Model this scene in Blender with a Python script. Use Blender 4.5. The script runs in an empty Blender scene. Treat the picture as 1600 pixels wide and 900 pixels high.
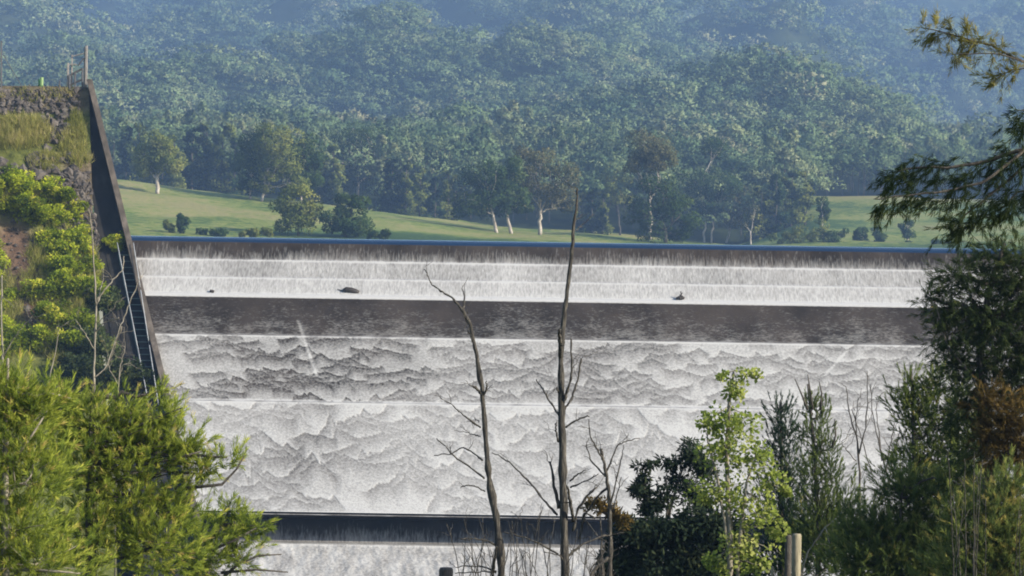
import bpy, math
import numpy as np
from math import radians, sin, cos

# ------------------------------------------------------------------ basics
F = 4537.0            # focal length in photo pixels (1600 wide)
ROLL = 0.0155
cr, sr = cos(ROLL), sin(ROLL)
sc = bpy.context.scene
COL = sc.collection

def at(px, py, Y):
    """world point seen at photo pixel (px, py) at distance Y along the view"""
    dx, dy = np.asarray(px, float) - 800.0, np.asarray(py, float) - 450.0
    x0 = dx * cr + dy * sr
    y0 = -dx * sr + dy * cr
    Y = np.asarray(Y, float)
    return np.stack(np.broadcast_arrays(x0 / F * Y, Y, -y0 / F * Y), axis=-1)

def pix(X, Y, Z):
    x0, y0 = X / Y * F, -Z / Y * F
    return x0 * cr - y0 * sr + 800.0, x0 * sr + y0 * cr + 450.0

def fbm(x, y, scale, seed, octaves=4):
    """cheap smooth noise in about -1..1 from rotated sines with warps"""
    r = np.random.default_rng(seed)
    x = np.asarray(x, float) / scale; y = np.asarray(y, float) / scale
    out = 0; amp = 1.0; tot = 0
    for o in range(octaves):
        a = r.uniform(0, 6.28, 6); th = r.uniform(0, 6.28, 3)
        s = 0
        for k in range(3):
            u = x * cos(th[k]) + y * sin(th[k])
            v = -x * sin(th[k]) + y * cos(th[k])
            s = s + np.sin(6.28 * u + a[2*k] + 1.7 * np.sin(4.1 * v + a[2*k+1]))
        out = out + amp * s / 2.2
        tot += amp; amp *= 0.55; x = x * 1.93 + 5.3; y = y * 1.93 + 1.7
    return out / tot * 1.3

def unit(v):
    return v / np.maximum(np.linalg.norm(v, axis=-1, keepdims=True), 1e-9)

def sstep(a, b, x):
    t = np.clip((x - a) / (b - a), 0, 1)
    return t * t * (3 - 2 * t)

# ------------------------------------------------------------------ mesh builder
class MB:
    def __init__(s):
        s.v = []; s.f = []; s.m = []; s.t = []; s.nv = []; s.n = 0; s.hasn = False
    def add(s, v, f, mat=0, tint=0.0, nrm=None):
        v = np.asarray(v, float).reshape(-1, 3)
        if nrm is None: s.nv.append(np.zeros(v.shape, np.float32))
        else: s.nv.append(np.asarray(nrm, np.float32).reshape(-1, 3)); s.hasn = True
        s.v.append(v); s.t.append(np.broadcast_to(np.asarray(tint, float), (len(v),)))
        for a in (f if isinstance(f, list) else [f]):
            a = np.atleast_2d(np.asarray(a, int))
            s.f.append(a + s.n); s.m.append((mat, len(a)))
        s.n += len(v)
    def tube(s, pts, rad, n=6, mat=0, tint=0.0):
        pts = np.asarray(pts, float); k = len(pts)
        rad = np.broadcast_to(np.asarray(rad, float), (k,))
        d = np.gradient(pts, axis=0); d = unit(d)
        ref = np.array([0.31, 0.87, 0.38]) if abs(d[0] @ np.array([0, 0, 1.0])) > .6 else np.array([0.05, 0.1, 1.0])
        a = unit(np.cross(d, ref)); b = np.cross(d, a)
        th = np.arange(n) * 2 * math.pi / n
        ring = pts[:, None] + rad[:, None, None] * (np.cos(th)[None, :, None] * a[:, None] + np.sin(th)[None, :, None] * b[:, None])
        i = np.arange(k - 1)[:, None] * n; j = np.arange(n)[None]; j2 = (j + 1) % n
        q = np.stack([i + j, i + j2, i + n + j2, i + n + j], -1).reshape(-1, 4)
        s.add(ring.reshape(-1, 3), [q, np.arange(n)[None, ::-1], (k - 1) * n + np.arange(n)[None]], mat, tint)
    def kites(s, p, d, L, w, rng, mat=0, tint=0.0, flat=None, nrm=None):
        p = np.asarray(p, float); N = len(p)
        d = unit(d)
        r = rng.normal(size=(N, 3)) if flat is None else flat
        side = unit(np.cross(d, r))
        L = np.broadcast_to(L, (N,))[:, None]; w = np.broadcast_to(w, (N,))[:, None]
        v = np.stack([p, p + d * L * .45 + side * w * .5, p + d * L, p + d * L * .45 - side * w * .5], 1)
        f = np.arange(N * 4).reshape(N, 4)
        s.add(v.reshape(-1, 3), f, mat, np.repeat(np.broadcast_to(tint, (N,)), 4), None if nrm is None else np.repeat(nrm, 4, 0))
    def box(s, c, size, mat=0, tint=0.0, rz=0.0, bev=0.0):
        x, y, z = np.asarray(size, float) / 2
        b = min(bev, x * .5, y * .5)
        o = [(-x + b, -y), (x - b, -y), (x, -y + b), (x, y - b), (x - b, y), (-x + b, y), (-x, y - b), (-x, -y + b)] if b > 0 else [(-x, -y), (x, -y), (x, y), (-x, y)]
        n = len(o); o = np.array(o)
        R = np.array([[cos(rz), -sin(rz)], [sin(rz), cos(rz)]])
        o = o @ R.T
        v = np.concatenate([np.c_[o, np.full(n, -z)], np.c_[o, np.full(n, z)]]) + np.asarray(c, float)
        j = np.arange(n); j2 = (j + 1) % n
        s.add(v, [np.stack([j, j2, n + j2, n + j], -1), j[None, ::-1], n + j[None]], mat, tint)
    def grid(s, P, mat=0, tint=0.0):
        """P (r, c, 3)"""
        r, c = P.shape[:2]
        i = np.arange(r - 1)[:, None] * c; j = np.arange(c - 1)[None]
        q = np.stack([i + j, i + j + 1, i + c + j + 1, i + c + j], -1).reshape(-1, 4)
        s.add(P.reshape(-1, 3), q, mat, tint)
    def build(s, name, mats, parent=None, loc=None, smooth=False, attrs=None):
        V = np.concatenate(s.v); T = np.concatenate(s.t)
        org = np.array(loc if loc is not None else (parent.matrix_basis.translation if parent is not None else (0, 0, 0)), float)
        if parent is not None and parent.parent is not None and loc is None:
            q = parent; org = np.zeros(3)
            while q is not None:
                org += np.array(q.matrix_basis.translation); q = q.parent
        V = V - org
        me = bpy.data.meshes.new(name)
        me.vertices.add(len(V)); me.vertices.foreach_set('co', V.astype(np.float32).ravel())
        idx = np.concatenate([a.ravel() for a in s.f])
        tot = np.concatenate([np.full(a.shape[0], a.shape[1]) for a in s.f])
        me.loops.add(len(idx)); me.loops.foreach_set('vertex_index', idx.astype(np.int32))
        me.polygons.add(len(tot))
        st = np.concatenate([[0], np.cumsum(tot)[:-1]])
        me.polygons.foreach_set('loop_start', st.astype(np.int32))
        try: me.polygons.foreach_set('loop_total', tot.astype(np.int32))
        except Exception: pass
        mi = np.concatenate([np.full(n, m) for m, n in s.m])
        for m in (mats if isinstance(mats, (list, tuple)) else [mats]): me.materials.append(m)
        me.polygons.foreach_set('material_index', mi.astype(np.int32))
        me.polygons.foreach_set('use_smooth', np.full(len(tot), smooth))
        a = me.attributes.new('tint', 'FLOAT', 'POINT'); a.data.foreach_set('value', T.astype(np.float32))
        if s.hasn:
            a = me.attributes.new('soft', 'FLOAT_VECTOR', 'POINT'); a.data.foreach_set('vector', np.concatenate(s.nv).ravel())
        for k, arr in (attrs or {}).items():
            a = me.attributes.new(k, 'FLOAT', 'POINT'); a.data.foreach_set('value', np.asarray(arr, np.float32).ravel())
        me.update(calc_edges=True)
        o = bpy.data.objects.new(name, me); COL.objects.link(o)
        if parent is not None: o.parent = parent
        if loc is not None: o.location = loc
        return o

def tag(o, label=None, cat=None, group=None, kind=None):
    if label: o['label'] = label
    if cat: o['category'] = cat
    if group: o['group'] = group
    if kind: o['kind'] = kind
    return o

def thing(name, label, cat, loc, group=None):
    o = bpy.data.objects.new(name, None); COL.objects.link(o)
    o.empty_display_size = .3
    o.location = [float(c) for c in loc]
    return tag(o, label, cat, group)

# ------------------------------------------------------------------ materials
class NT:
    def __init__(s, name):
        s.mat = bpy.data.materials.new(name); s.mat.use_nodes = True
        s.t = s.mat.node_tree; s.t.nodes.clear()
        s.out = s.n('ShaderNodeOutputMaterial')
    def n(s, typ, **kw):
        x = s.t.nodes.new(typ)
        for k, v in kw.items():
            if k.startswith('i_'):
                key = k[2:]; x.inputs[int(key) if key.isdigit() else key.replace('_', ' ')].default_value = v
            else: setattr(x, k, v)
        return x
    def l(s, a, b): s.t.links.new(a, b)
    def math(s, op, a, b=None, c=None, clamp=False):
        x = s.n('ShaderNodeMath', operation=op, use_clamp=clamp)
        for i, q in enumerate((a, b, c)):
            if q is None: continue
            if isinstance(q, (int, float)): x.inputs[i].default_value = q
            else: s.l(q, x.inputs[i])
        return x.outputs[0]
    def coords(s, scale=(1, 1, 1), kind='Object'):
        tc = s.n('ShaderNodeTexCoord'); mp = s.n('ShaderNodeMapping')
        mp.inputs['Scale'].default_value = scale
        s.l(tc.outputs[kind], mp.inputs['Vector']); return mp.outputs[0]
    def noise(s, vec, scale, detail=4, rough=.55):
        x = s.n('ShaderNodeTexNoise'); x.inputs['Scale'].default_value = scale
        x.inputs['Detail'].default_value = detail; x.inputs['Roughness'].default_value = rough
        s.l(vec, x.inputs['Vector']); return x.outputs[0]
    def ramp(s, fac, stops):
        x = s.n('ShaderNodeValToRGB'); e = x.color_ramp.elements
        while len(e) < len(stops): e.new(.5)
        for q, (p, c) in zip(e, stops):
            q.position = p; q.color = (*c, 1) if len(c) == 3 else c
        s.l(fac, x.inputs[0]); return x.outputs[0]
    def mix(s, f, a, b):
        x = s.n('ShaderNodeMix', data_type='RGBA')
        for i, q in ((0, f), (6, a), (7, b)):
            if isinstance(q, (int, float)): x.inputs[i].default_value = q
            elif isinstance(q, tuple): x.inputs[i].default_value = (*q, 1)
            else: s.l(q, x.inputs[i])
        return x.outputs[2]
    def bsdf(s, col, rough=.8, spec=.3, bump=None, bstr=.4, bdist=.05):
        b = s.n('ShaderNodeBsdfPrincipled')
        if isinstance(col, tuple): b.inputs['Base Color'].default_value = (*col, 1)
        else: s.l(col, b.inputs['Base Color'])
        if isinstance(rough, (int, float)): b.inputs['Roughness'].default_value = rough
        else: s.l(rough, b.inputs['Roughness'])
        b.inputs['Specular IOR Level'].default_value = spec
        if bump is not None:
            u = s.n('ShaderNodeBump'); u.inputs['Strength'].default_value = bstr; u.inputs['Distance'].default_value = bdist
            s.l(bump, u.inputs['Height']); s.l(u.outputs[0], b.inputs['Normal'])
        s.l(b.outputs[0], s.out.inputs['Surface'])
        return b

def leaf_mat(name, stops, transl=.3, nscale=None, soft=.68):
    m = NT(name)
    a = m.n('ShaderNodeAttribute', attribute_name='tint')
    f = a.outputs['Fac']
    if nscale:
        f = m.math('ADD', f, m.math('MULTIPLY', m.math('SUBTRACT', m.noise(m.coords(), nscale, 2), .5), .8), clamp=True)
    c = m.ramp(f, stops)
    d = m.n('ShaderNodeBsdfDiffuse'); t = m.n('ShaderNodeBsdfTranslucent'); x = m.n('ShaderNodeMixShader')
    m.l(c, d.inputs[0]); m.l(c, t.inputs[0])
    # leaves of one clump share most of their normal, so a clump shades as a rounded mass
    at_ = m.n('ShaderNodeAttribute', attribute_name='soft'); ge = m.n('ShaderNodeNewGeometry')
    s1 = m.n('ShaderNodeVectorMath', operation='SCALE'); s1.inputs[3].default_value = soft; m.l(at_.outputs['Vector'], s1.inputs[0])
    s2 = m.n('ShaderNodeVectorMath', operation='SCALE'); s2.inputs[3].default_value = 1 - soft; m.l(ge.outputs['Normal'], s2.inputs[0])
    ad = m.n('ShaderNodeVectorMath', operation='ADD'); m.l(s1.outputs[0], ad.inputs[0]); m.l(s2.outputs[0], ad.inputs[1])
    no = m.n('ShaderNodeVectorMath', operation='NORMALIZE'); m.l(ad.outputs[0], no.inputs[0])
    m.l(no.outputs[0], d.inputs['Normal'])
    x.inputs[0].default_value = transl
    m.l(d.outputs[0], x.inputs[1]); m.l(t.outputs[0], x.inputs[2])
    m.l(x.outputs[0], m.out.inputs['Surface'])
    return m.mat

def rough_mat(name, stops, nscale, stretch=(1, 1, 1), bstr=.5, bdist=.05, rough=.85, detail=6):
    m = NT(name); v = m.coords(stretch)
    n = m.noise(v, nscale, detail, .62)
    m.bsdf(m.ramp(n, stops), rough, .25, n, bstr, bdist)
    return m.mat

M = {}
M['gum_leaf'] = leaf_mat('gum_leaf', [(0, (.06, .088, .022)), (.5, (.15, .18, .042)), (1, (.26, .26, .075))], .25)
M['gum_dark'] = leaf_mat('gum_dark_leaf', [(0, (.02, .042, .018)), (.6, (.05, .085, .028)), (1, (.105, .13, .045))], .2)
M['gum_brown'] = leaf_mat('gum_brown_leaf', [(0, (.06, .068, .032)), (.5, (.115, .12, .055)), (1, (.19, .175, .09))], .25)
M['forest'] = leaf_mat('forest_leaf', [(0, (.06, .105, .06)), (.35, (.12, .18, .085)), (.7, (.19, .235, .115)), (1, (.26, .255, .155))], .15, soft=.9)
M['needle_bright'] = leaf_mat('needle_bright', [(0, (.052, .085, .018)), (.35, (.145, .192, .032)), (.7, (.28, .325, .05)), (.9, (.39, .405, .07)), (1, (.43, .33, .11))], .45, soft=.38)
M['needle_shaded'] = leaf_mat('needle_shaded', [(0, (.028, .044, .018)), (.6, (.068, .092, .036)), (.9, (.13, .15, .05)), (1, (.22, .19, .065))], .4, soft=.5)  # shade on right-hand trees and bank bushes put into the needle colour
M['needle_mid'] = leaf_mat('needle_mid', [(0, (.04, .065, .022)), (.6, (.12, .155, .045)), (.9, (.22, .25, .065)), (1, (.32, .27, .08))], .45, soft=.4)
M['needle_rust'] = leaf_mat('needle_rust', [(0, (.05, .04, .015)), (.6, (.14, .095, .03)), (1, (.24, .17, .06))], .3)
M['needle_gold'] = leaf_mat('needle_gold', [(0, (.08, .08, .02)), (.5, (.2, .19, .05)), (1, (.38, .33, .1))], .45)
M['bush_shaded'] = leaf_mat('shade_dark_leaf', [(0, (.009, .016, .010)), (.6, (.024, .036, .021)), (1, (.06, .07, .032))], .2, soft=.5)  # low bush's shade put into near-black leaves; also the dark pine
M['poplar'] = leaf_mat('poplar_leaf', [(0, (.10, .15, .03)), (.5, (.24, .29, .06)), (1, (.42, .43, .15))], .45, soft=.35)
M['cypress'] = leaf_mat('cypress_leaf', [(0, (.016, .032, .022)), (.6, (.04, .068, .04)), (1, (.10, .11, .045))], .3, soft=.5)
M['shrub'] = leaf_mat('shrub_leaf', [(0, (.07, .11, .014)), (.4, (.25, .32, .022)), (.8, (.44, .48, .04)), (1, (.54, .5, .07))], .45, soft=.45)
M['grass'] = leaf_mat('dry_grass', [(0, (.11, .13, .03)), (.5, (.30, .30, .075)), (1, (.48, .40, .2))], .45)
M['bark_dark'] = rough_mat('dark_bark', [(.3, (.03, .026, .022)), (.55, (.075, .066, .055)), (.75, (.13, .115, .095))], 9, (6, 6, 1), .9, .02)
M['bark_dead'] = rough_mat('dead_bark', [(.3, (.012, .011, .01)), (.5, (.04, .036, .03)), (.66, (.105, .094, .076)), (.8, (.24, .21, .17))], 7, (5, 5, .8), .9, .02)
M['bark_pale'] = rough_mat('pale_bark', [(.3, (.12, .105, .08)), (.6, (.24, .215, .17)), (.8, (.38, .35, .29))], 4, (3, 3, 1), .4, .02)
M['bark_gum'] = rough_mat('gum_bark', [(.3, (.16, .13, .1)), (.55, (.36, .32, .27)), (.75, (.6, .56, .5))], 1.2, (2, 2, .5), .4, .05)
M['concrete'] = rough_mat('old_concrete', [(.25, (.03, .024, .02)), (.5, (.085, .07, .056)), (.75, (.17, .14, .115))], 1.4, (1, 1, .35), .35, .03)
M['concrete_dark'] = rough_mat('stained_shaded_concrete', [(.25, (.007, .007, .007)), (.5, (.017, .016, .015)), (.8, (.045, .04, .036))], 1.1, (1, 1, .3), .4, .04)  # apron's shade put into the near-black; also the spillway's stained body
M['galv'] = rough_mat('galvanised_steel', [(.3, (.24, .25, .26)), (.7, (.42, .43, .44))], 3, (1, 1, 1), .1, .01, .5)
M['tread'] = rough_mat('painted_tread', [(.3, (.07, .1, .085)), (.7, (.13, .17, .15))], 5, (1, 1, 1), .2, .01, .6)
M['post_wood'] = rough_mat('weathered_post', [(.35, (.10, .088, .06)), (.5, (.21, .185, .125)), (.7, (.32, .285, .2))], 5, (5, 5, .6), .8, .015)
M['gate_wood'] = rough_mat('grey_timber', [(.3, (.17, .155, .14)), (.7, (.32, .295, .27))], 3, (3, 3, 1), .4, .02)
M['gate_dark'] = rough_mat('dark_steel', [(.3, (.05, .05, .055)), (.7, (.1, .1, .105))], 3, (1, 1, 1), .2, .02)
M['bin_green'] = rough_mat('green_paint', [(.3, (.03, .1, .035)), (.7, (.07, .17, .06))], 3, (1, 1, 1), .1, .02, .5)
M['bin_lid'] = rough_mat('pale_green_paint', [(.3, (.16, .26, .11)), (.7, (.24, .34, .16))], 3, (1, 1, 1), .1, .02, .5)
M['log'] = rough_mat('wet_log', [(.3, (.018, .015, .013)), (.7, (.06, .05, .042))], 4, (1, 3, 3), .9, .04, .5)
M['rock'] = rough_mat('dark_rock', [(.25, (.02, .017, .016)), (.5, (.07, .06, .053)), (.72, (.16, .14, .12)), (.85, (.3, .27, .24))], 2.2, (1, 1, 1), .9, .08)

# ------------------------------------------------------------------ foliage helpers
def ball(rng, n, shell=.45):
    u = unit(rng.normal(size=(n, 3)))
    return u * (shell + (1 - shell) * rng.random((n, 1)) ** .5)

def lobes_px(L, Y, depth=1.0):
    """[(px,py,rx,ry[,dY])] -> centres, radii in metres"""
    c = []; r = []
    for q in L:
        y = Y + (q[4] if len(q) > 4 else 0)
        c.append(at(q[0], q[1], y)); r.append((q[2] / F * y, q[2] / F * y * depth, q[3] / F * y))
    return np.array(c), np.array(r)

def limb(mb, a, b, r0, r1, rng, wob=.08, k=6, n=5, mat=0, sag=0.0):
    a = np.asarray(a, float); b = np.asarray(b, float)
    t = np.linspace(0, 1, k)[:, None]; L = np.linalg.norm(b - a)
    p = a + (b - a) * t + rng.normal(size=(k, 3)) * wob * L * .5 * np.sin(t * math.pi)
    p[:, 2] += sag * L * np.sin(t[:, 0] * math.pi)
    mb.tube(p, np.linspace(r0, r1, k), n, mat)
    return p

def clump_crown(cr_, rad, rng, nclump, nleaf, leafL, leafW, crad=(.28, .45), droop=.2, tint_sd=.18):
    """leaf clumps through the lobes; returns (mb, clump centres)"""
    mb = MB(); cen = []
    vol = (rad[:, 0] * rad[:, 2]); vol = vol / vol.sum()
    for i in range(len(cr_)):
        k = max(3, int(round(nclump * vol[i])))
        c = cr_[i] + ball(rng, k, .25) * rad[i] * .86
        R = rad[i].mean() * rng.uniform(crad[0], crad[1], k)
        for j in range(k):
            n = int(nleaf * rng.uniform(.6, 1.3))
            o = ball(rng, n, .5) * np.array([1, 1, .72]) * R[j]
            p = c[j] + o
            d = unit(o) * .8 + rng.normal(size=(n, 3)) * .8 + np.array([0, 0, -droop])
            t = np.clip(rng.normal(.5, tint_sd) + rng.normal(0, .13, n), 0, 1)
            nn = unit(unit(o) * .9 + unit((c[j] - cr_[i]) / rad[i]) * .6 + np.array([0, 0, .15]))
            mb.kites(p, d, leafL * rng.uniform(.6, 1.3, n), leafW * rng.uniform(.7, 1.3, n), rng, tint=t, nrm=nn)
        cen.append(c)
    return mb, np.concatenate(cen)

def sprays(mb, c, ax, rng, L=.35, n=42, nl=.15, nw=.008, spread=.5, tint=.5, tsd=.15, tipgain=.25, mat=0, out=None):
    """brush-like sprays: needles along an axis, pointing forward and out"""
    K = len(c); ax = unit(ax)
    Lk = L * rng.uniform(.6, 1.3, K)
    s = rng.random((K, n)) ** .8
    p = c[:, None] + ax[:, None] * (s * Lk[:, None])[..., None]
    q = rng.normal(size=(K, n, 3))
    q = q - (q * ax[:, None]).sum(-1, keepdims=True) * ax[:, None]
    d = ax[:, None] + unit(q) * spread * rng.uniform(.4, 1.4, (K, n, 1))
    t = np.clip(np.asarray(rng.normal(tint, tsd, K))[:, None] + (s - .5) * tipgain + rng.normal(0, .08, (K, n)), 0, 1)
    mb.kites(p.reshape(-1, 3), d.reshape(-1, 3), nl * rng.uniform(.7, 1.3, K * n), nw, rng, mat, t.ravel(), nrm=unit((unit(q) * .8 + ((ax if out is None else out) * .7)[:, None] + np.array([0, 0, .1]))).reshape(-1, 3))

def needle_tree(name, label, cat, Y, trunk, lobes, rng_seed, dens, mat, bark, spray, bias=(0, 0, .6), depth=.8, group=None,
                r0=.07, outw=1.0, branch_px=None, twig_r=.006, extra=None):
    """trunk: [(px,py)] from base upward; lobes in px; spray: dict for sprays()"""
    rng = np.random.default_rng(rng_seed)
    base = at(trunk[0][0], trunk[0][1], Y)
    root = thing(name, label, cat, base, group)
    tp = np.array([at(x, y, Y + rng.normal(0, .05)) for x, y in trunk])
    wood = MB()
    tt = np.linspace(0, 1, 14)
    tp2 = np.stack([np.interp(tt, np.linspace(0, 1, len(tp)), tp[:, k]) for k in range(3)], 1)
    wood.tube(tp2, np.linspace(r0, r0 * .25, 14), 7)
    fol = MB()
    C, R = lobes_px(lobes, Y, depth)
    area = np.array([q[2] * q[3] for q in lobes], float)
    for i in range(len(C)):
        k = max(6, int(5.2 * dens * area[i] / 1000))
        c = C[i] + np.clip(rng.normal(size=(k, 3)) * .58, -1.5, 1.5) * R[i]
        # branch from the nearest lower trunk point to the lobe
        j = np.argmin(np.linalg.norm(tp2 - (C[i] - np.array([0, 0, .5 * R[i][2]])), axis=1))
        bp = limb(wood, tp2[j], C[i], r0 * .4, r0 * .14, rng, .08, 7, 5)
        for q in c[rng.random(k) < .04]:
            s = bp[rng.integers(3, 7)]
            limb(wood, s, q, twig_r * 1.6, twig_r * .6, rng, .06, 4, 3)
        o = unit((c - C[i]) / R[i])
        ax = o * outw + np.array(bias) + rng.normal(size=(k, 3)) * .35
        sp = dict(spray)
        sprays(fol, c - unit(ax) * sp.get('L', .35) * .5, ax, rng, out=o, **sp)
    for b in (branch_px or []):
        pts = np.array([at(x, y, Y - (R[:, 1].mean() * .5 if len(b) < 3 else 0) - .15) for x, y in b])
        wood.tube(pts, np.linspace(.022, .008, len(pts)), 5)
    wood.build('trunk', bark, root, smooth=True)
    fol.build('crown', mat, root)
    return root

def bare_tree(name, label, cat, Y, stems, seed, bark, group=None, twigs=0, jitter=.06, twig_len=.35, crook=.006):
    """stems: list of ([(px,py),...], r_base_px, r_tip_px); the first is the trunk, the rest limbs"""
    rng = np.random.default_rng(seed)
    base = at(stems[0][0][0][0], stems[0][0][0][1], Y)
    root = thing(name, label, cat, base, group)
    tr = MB(); built = []
    for si, (pl, ra, rb) in enumerate(stems):
        off = 0 if si == 0 else rng.uniform(-.6, .6)
        pl = np.array(pl, float)
        k = max(len(pl) * 4, 8)
        s = np.linspace(0, len(pl) - 1, k)
        px_ = np.interp(s, np.arange(len(pl)), pl[:, 0]); py_ = np.interp(s, np.arange(len(pl)), pl[:, 1])
        P = at(px_, py_, Y + off * np.linspace(0, 1, k))
        w = rng.normal(size=(k, 3)) * crook * Y / 45; w[0] = 0
        P = P + w
        rr = .53 * np.linspace(ra, rb, k) / F * Y * (1 + rng.normal(0, .16, k))
        br = tr if si == 0 else MB()
        t = br
        t.tube(P, np.maximum(rr, .003), 8 if si == 0 else 5)
        for _ in range(twigs if si else twigs * 2):
            q = rng.integers(k // 3, k)
            d = unit(unit(P[min(q + 1, k - 1)] - P[q - 1]) * .9 + rng.normal(size=3) * .7 + np.array([0, 0, .3]))
            e = P[q] + d * twig_len * rng.uniform(.4, 1.2)
            g = limb(br, P[q], e, max(rr[q] * .35, .005), .003, rng, .12, 5, 4)
            if rng.random() < .6:
                d2 = unit(d + rng.normal(size=3) * .6)
                limb(br, g[2], g[2] + d2 * twig_len * .5, .004, .0025, rng, .1, 4, 3)
        br.build('trunk' if si == 0 else 'branch', bark, root, smooth=True)
    return root

# ================================================================== SETTING
# ---- terrain beyond the lake: canopy/ground heights given as viewing slopes, smoothed, with gullies
PXC = np.array([-700, 0, 185, 440, 600, 750, 1000, 1150, 1270, 1400, 1500, 1650, 2300], float)
KY = np.array([430, 480, 560, 660, 800, 900, 1100, 1500, 1750, 2100, 2600, 3400], float)
ridge = np.array([255, 272, 282, 314, 331, 352, 375, 384, 386, 389, 390, 392, 395], float)
rows = [np.full(13, 441.0), np.full(13, 401.0), 401 + (ridge - 401) * .55, ridge, ridge + 7,
        [270, 272, 275, 280, 285, 288, 296, 318, 308, 307, 312, 318, 330],
        [238, 240, 243, 246, 250, 254, 258, 262, 270, 290, 300, 306, 320],
        [178, 178, 180, 178, 176, 172, 160, 140, 184, 246, 286, 320, 330],
        [148, 148, 148, 142, 138, 135, 138, 158, 225, 285, 312, 330, 330],
        [98, 98, 98, 96, 96, 94, 96, 104, 150, 195, 215, 218, 220],
        [42, 42, 42, 42, 42, 42, 46, 60, 82, 102, 110, 112, 114],
        [-48] * 13]
PT = np.array([np.asarray(r, float) for r in rows])
# right-hand meadow climbs straight from the shore
PT[2, 8:] = 396; PT[3, 8:] = 390; PT[4, 8:] = 345

def far_h(X, Y):
    X = np.asarray(X, float); Y = np.asarray(Y, float)
    ppx = X / Y * F + 800
    q = np.array([np.interp(ppx, PXC, PT[i]) for i in range(len(KY))])
    i = np.clip(np.searchsorted(KY, Y) - 1, 0, len(KY) - 2)
    t = np.clip((Y - KY[i]) / (KY[i + 1] - KY[i]), 0, 1)
    def g(k): return np.take_along_axis(q, k[None], 0)[0]
    p = g(i) * (1 - t) + g(i + 1) * t
    p = p - (ppx - 800) * sr * (Y < 800) * 0     # table already in picture slopes
    dx = ppx - 800
    z = (450 - p + dx * sr) / F * Y
    far = sstep(950, 1400, Y)
    z = z + far * (fbm(X, Y * .6, 430, 3, 3) * 52 + fbm(X, Y * .8, 170, 5, 2) * 16) * (Y / 2000)
    z = z + fbm(X, Y, 60, 7, 2) * .5 * sstep(440, 520, Y)
    return z

ya = np.concatenate([np.arange(432, 760, 4.0), np.arange(760, 1200, 9.0), np.arange(1200, 3420, 22.0)])
aa = np.linspace(-.34, .34, 260)
XX = aa[None] * ya[:, None]; YY = np.repeat(ya[:, None], len(aa), 1)
ZZ = far_h(XX.ravel(), YY.ravel()).reshape(XX.shape)

# pasture (grass) and hillside are two sheets of the same terrain, split where the forest floor begins
m = NT('pasture_grass'); v = m.coords()
n1 = m.noise(v, .016, 5); n2 = m.noise(v, .5, 6, .7)
mixn = m.math('ADD', m.math('MULTIPLY', n1, .7), m.math('MULTIPLY', n2, .45))
m.bsdf(m.ramp(mixn, [(.48, (.03, .06, .018)), (.545, (.07, .11, .025)), (.6, (.15, .18, .04)), (.67, (.22, .2, .08))]), .9, .1, n2, .8, .6)
M['pasture'] = m.mat
m = NT('forest_floor'); v = m.coords()
m.bsdf(m.ramp(m.noise(v, .05, 5), [(.3, (.012, .02, .009)), (.7, (.035, .045, .018))]), .95, .05)
M['floor'] = m.mat
GP = np.stack([XX, YY, ZZ], -1); nr_, nc_ = XX.shape
i_ = np.arange(nr_ - 1)[:, None] * nc_; j_ = np.arange(nc_ - 1)[None]
QD = np.stack([i_ + j_, i_ + j_ + 1, i_ + nc_ + j_ + 1, i_ + nc_ + j_], -1).reshape(-1, 4)
qY = YY[:-1, :-1].ravel(); qp = (XX / YY * F + 800)[:-1, :-1].ravel()
grassy = (qY < 812) | ((qY < 905) & (qp > 1250) & (qp < 1660))
for nm_, sel_, mt_ in (('pasture', grassy, 'pasture'), ('hillside', ~grassy, 'floor')):
    q_ = QD[sel_]; us = np.unique(q_); mp = np.zeros(nr_ * nc_, int); mp[us] = np.arange(len(us))
    mb = MB(); mb.add(GP.reshape(-1, 3)[us], mp[q_]); tag(mb.build(nm_, M[mt_], smooth=True), kind='structure')

# ---- lake held behind the dam
m = NT('lake_water'); v = m.coords((1, .4, 1))
nz = m.noise(v, .8, 3)
m.bsdf((.02, .04, .06), .06, .5, nz, .15, .1)
M['lake'] = m.mat
mb = MB(); mb.grid(np.array([[(-150, 203.2, 2.9), (160, 203.2, 2.9)], [(-200, 470, 2.9), (220, 470, 2.9)]], float))
tag(mb.build('lake', M['lake']), kind='structure')

# ---- valley floor near the camera, one sheet to the toe of the dam and out to both sides
def near_g(X, Y):
    z = np.interp(Y, [-60, 0, 20, 40, 60, 100, 150, 174, 260], [-1.2, -1.7, -3.0, -5.2, -8.3, -13.2, -18.5, -20.5, -20.5])
    side = np.abs(X) - 22
    return z + np.maximum(side, 0) * .12 + fbm(X, Y, 14, 11, 3) * .18 * (1 - .5 * (np.abs(Y) < 8))
yn = np.concatenate([np.arange(-60, 80, 2.0), np.arange(80, 262, 4.0)]); xn = np.linspace(-130, 130, 120)
XN, YN = np.meshgrid(xn, yn)
m = NT('valley_soil'); v = m.coords()
nn = m.noise(v, .35, 7, .65)
m.bsdf(m.ramp(nn, [(.3, (.03, .045, .014)), (.5, (.07, .085, .026)), (.7, (.1, .08, .05))]), .95, .1, nn, .8, .15)
M['soil'] = m.mat
mb = MB(); mb.grid(np.stack([XN, YN, near_g(XN, YN)], -1)); tag(mb.build('ground', M['soil'], smooth=True), kind='structure')

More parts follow.
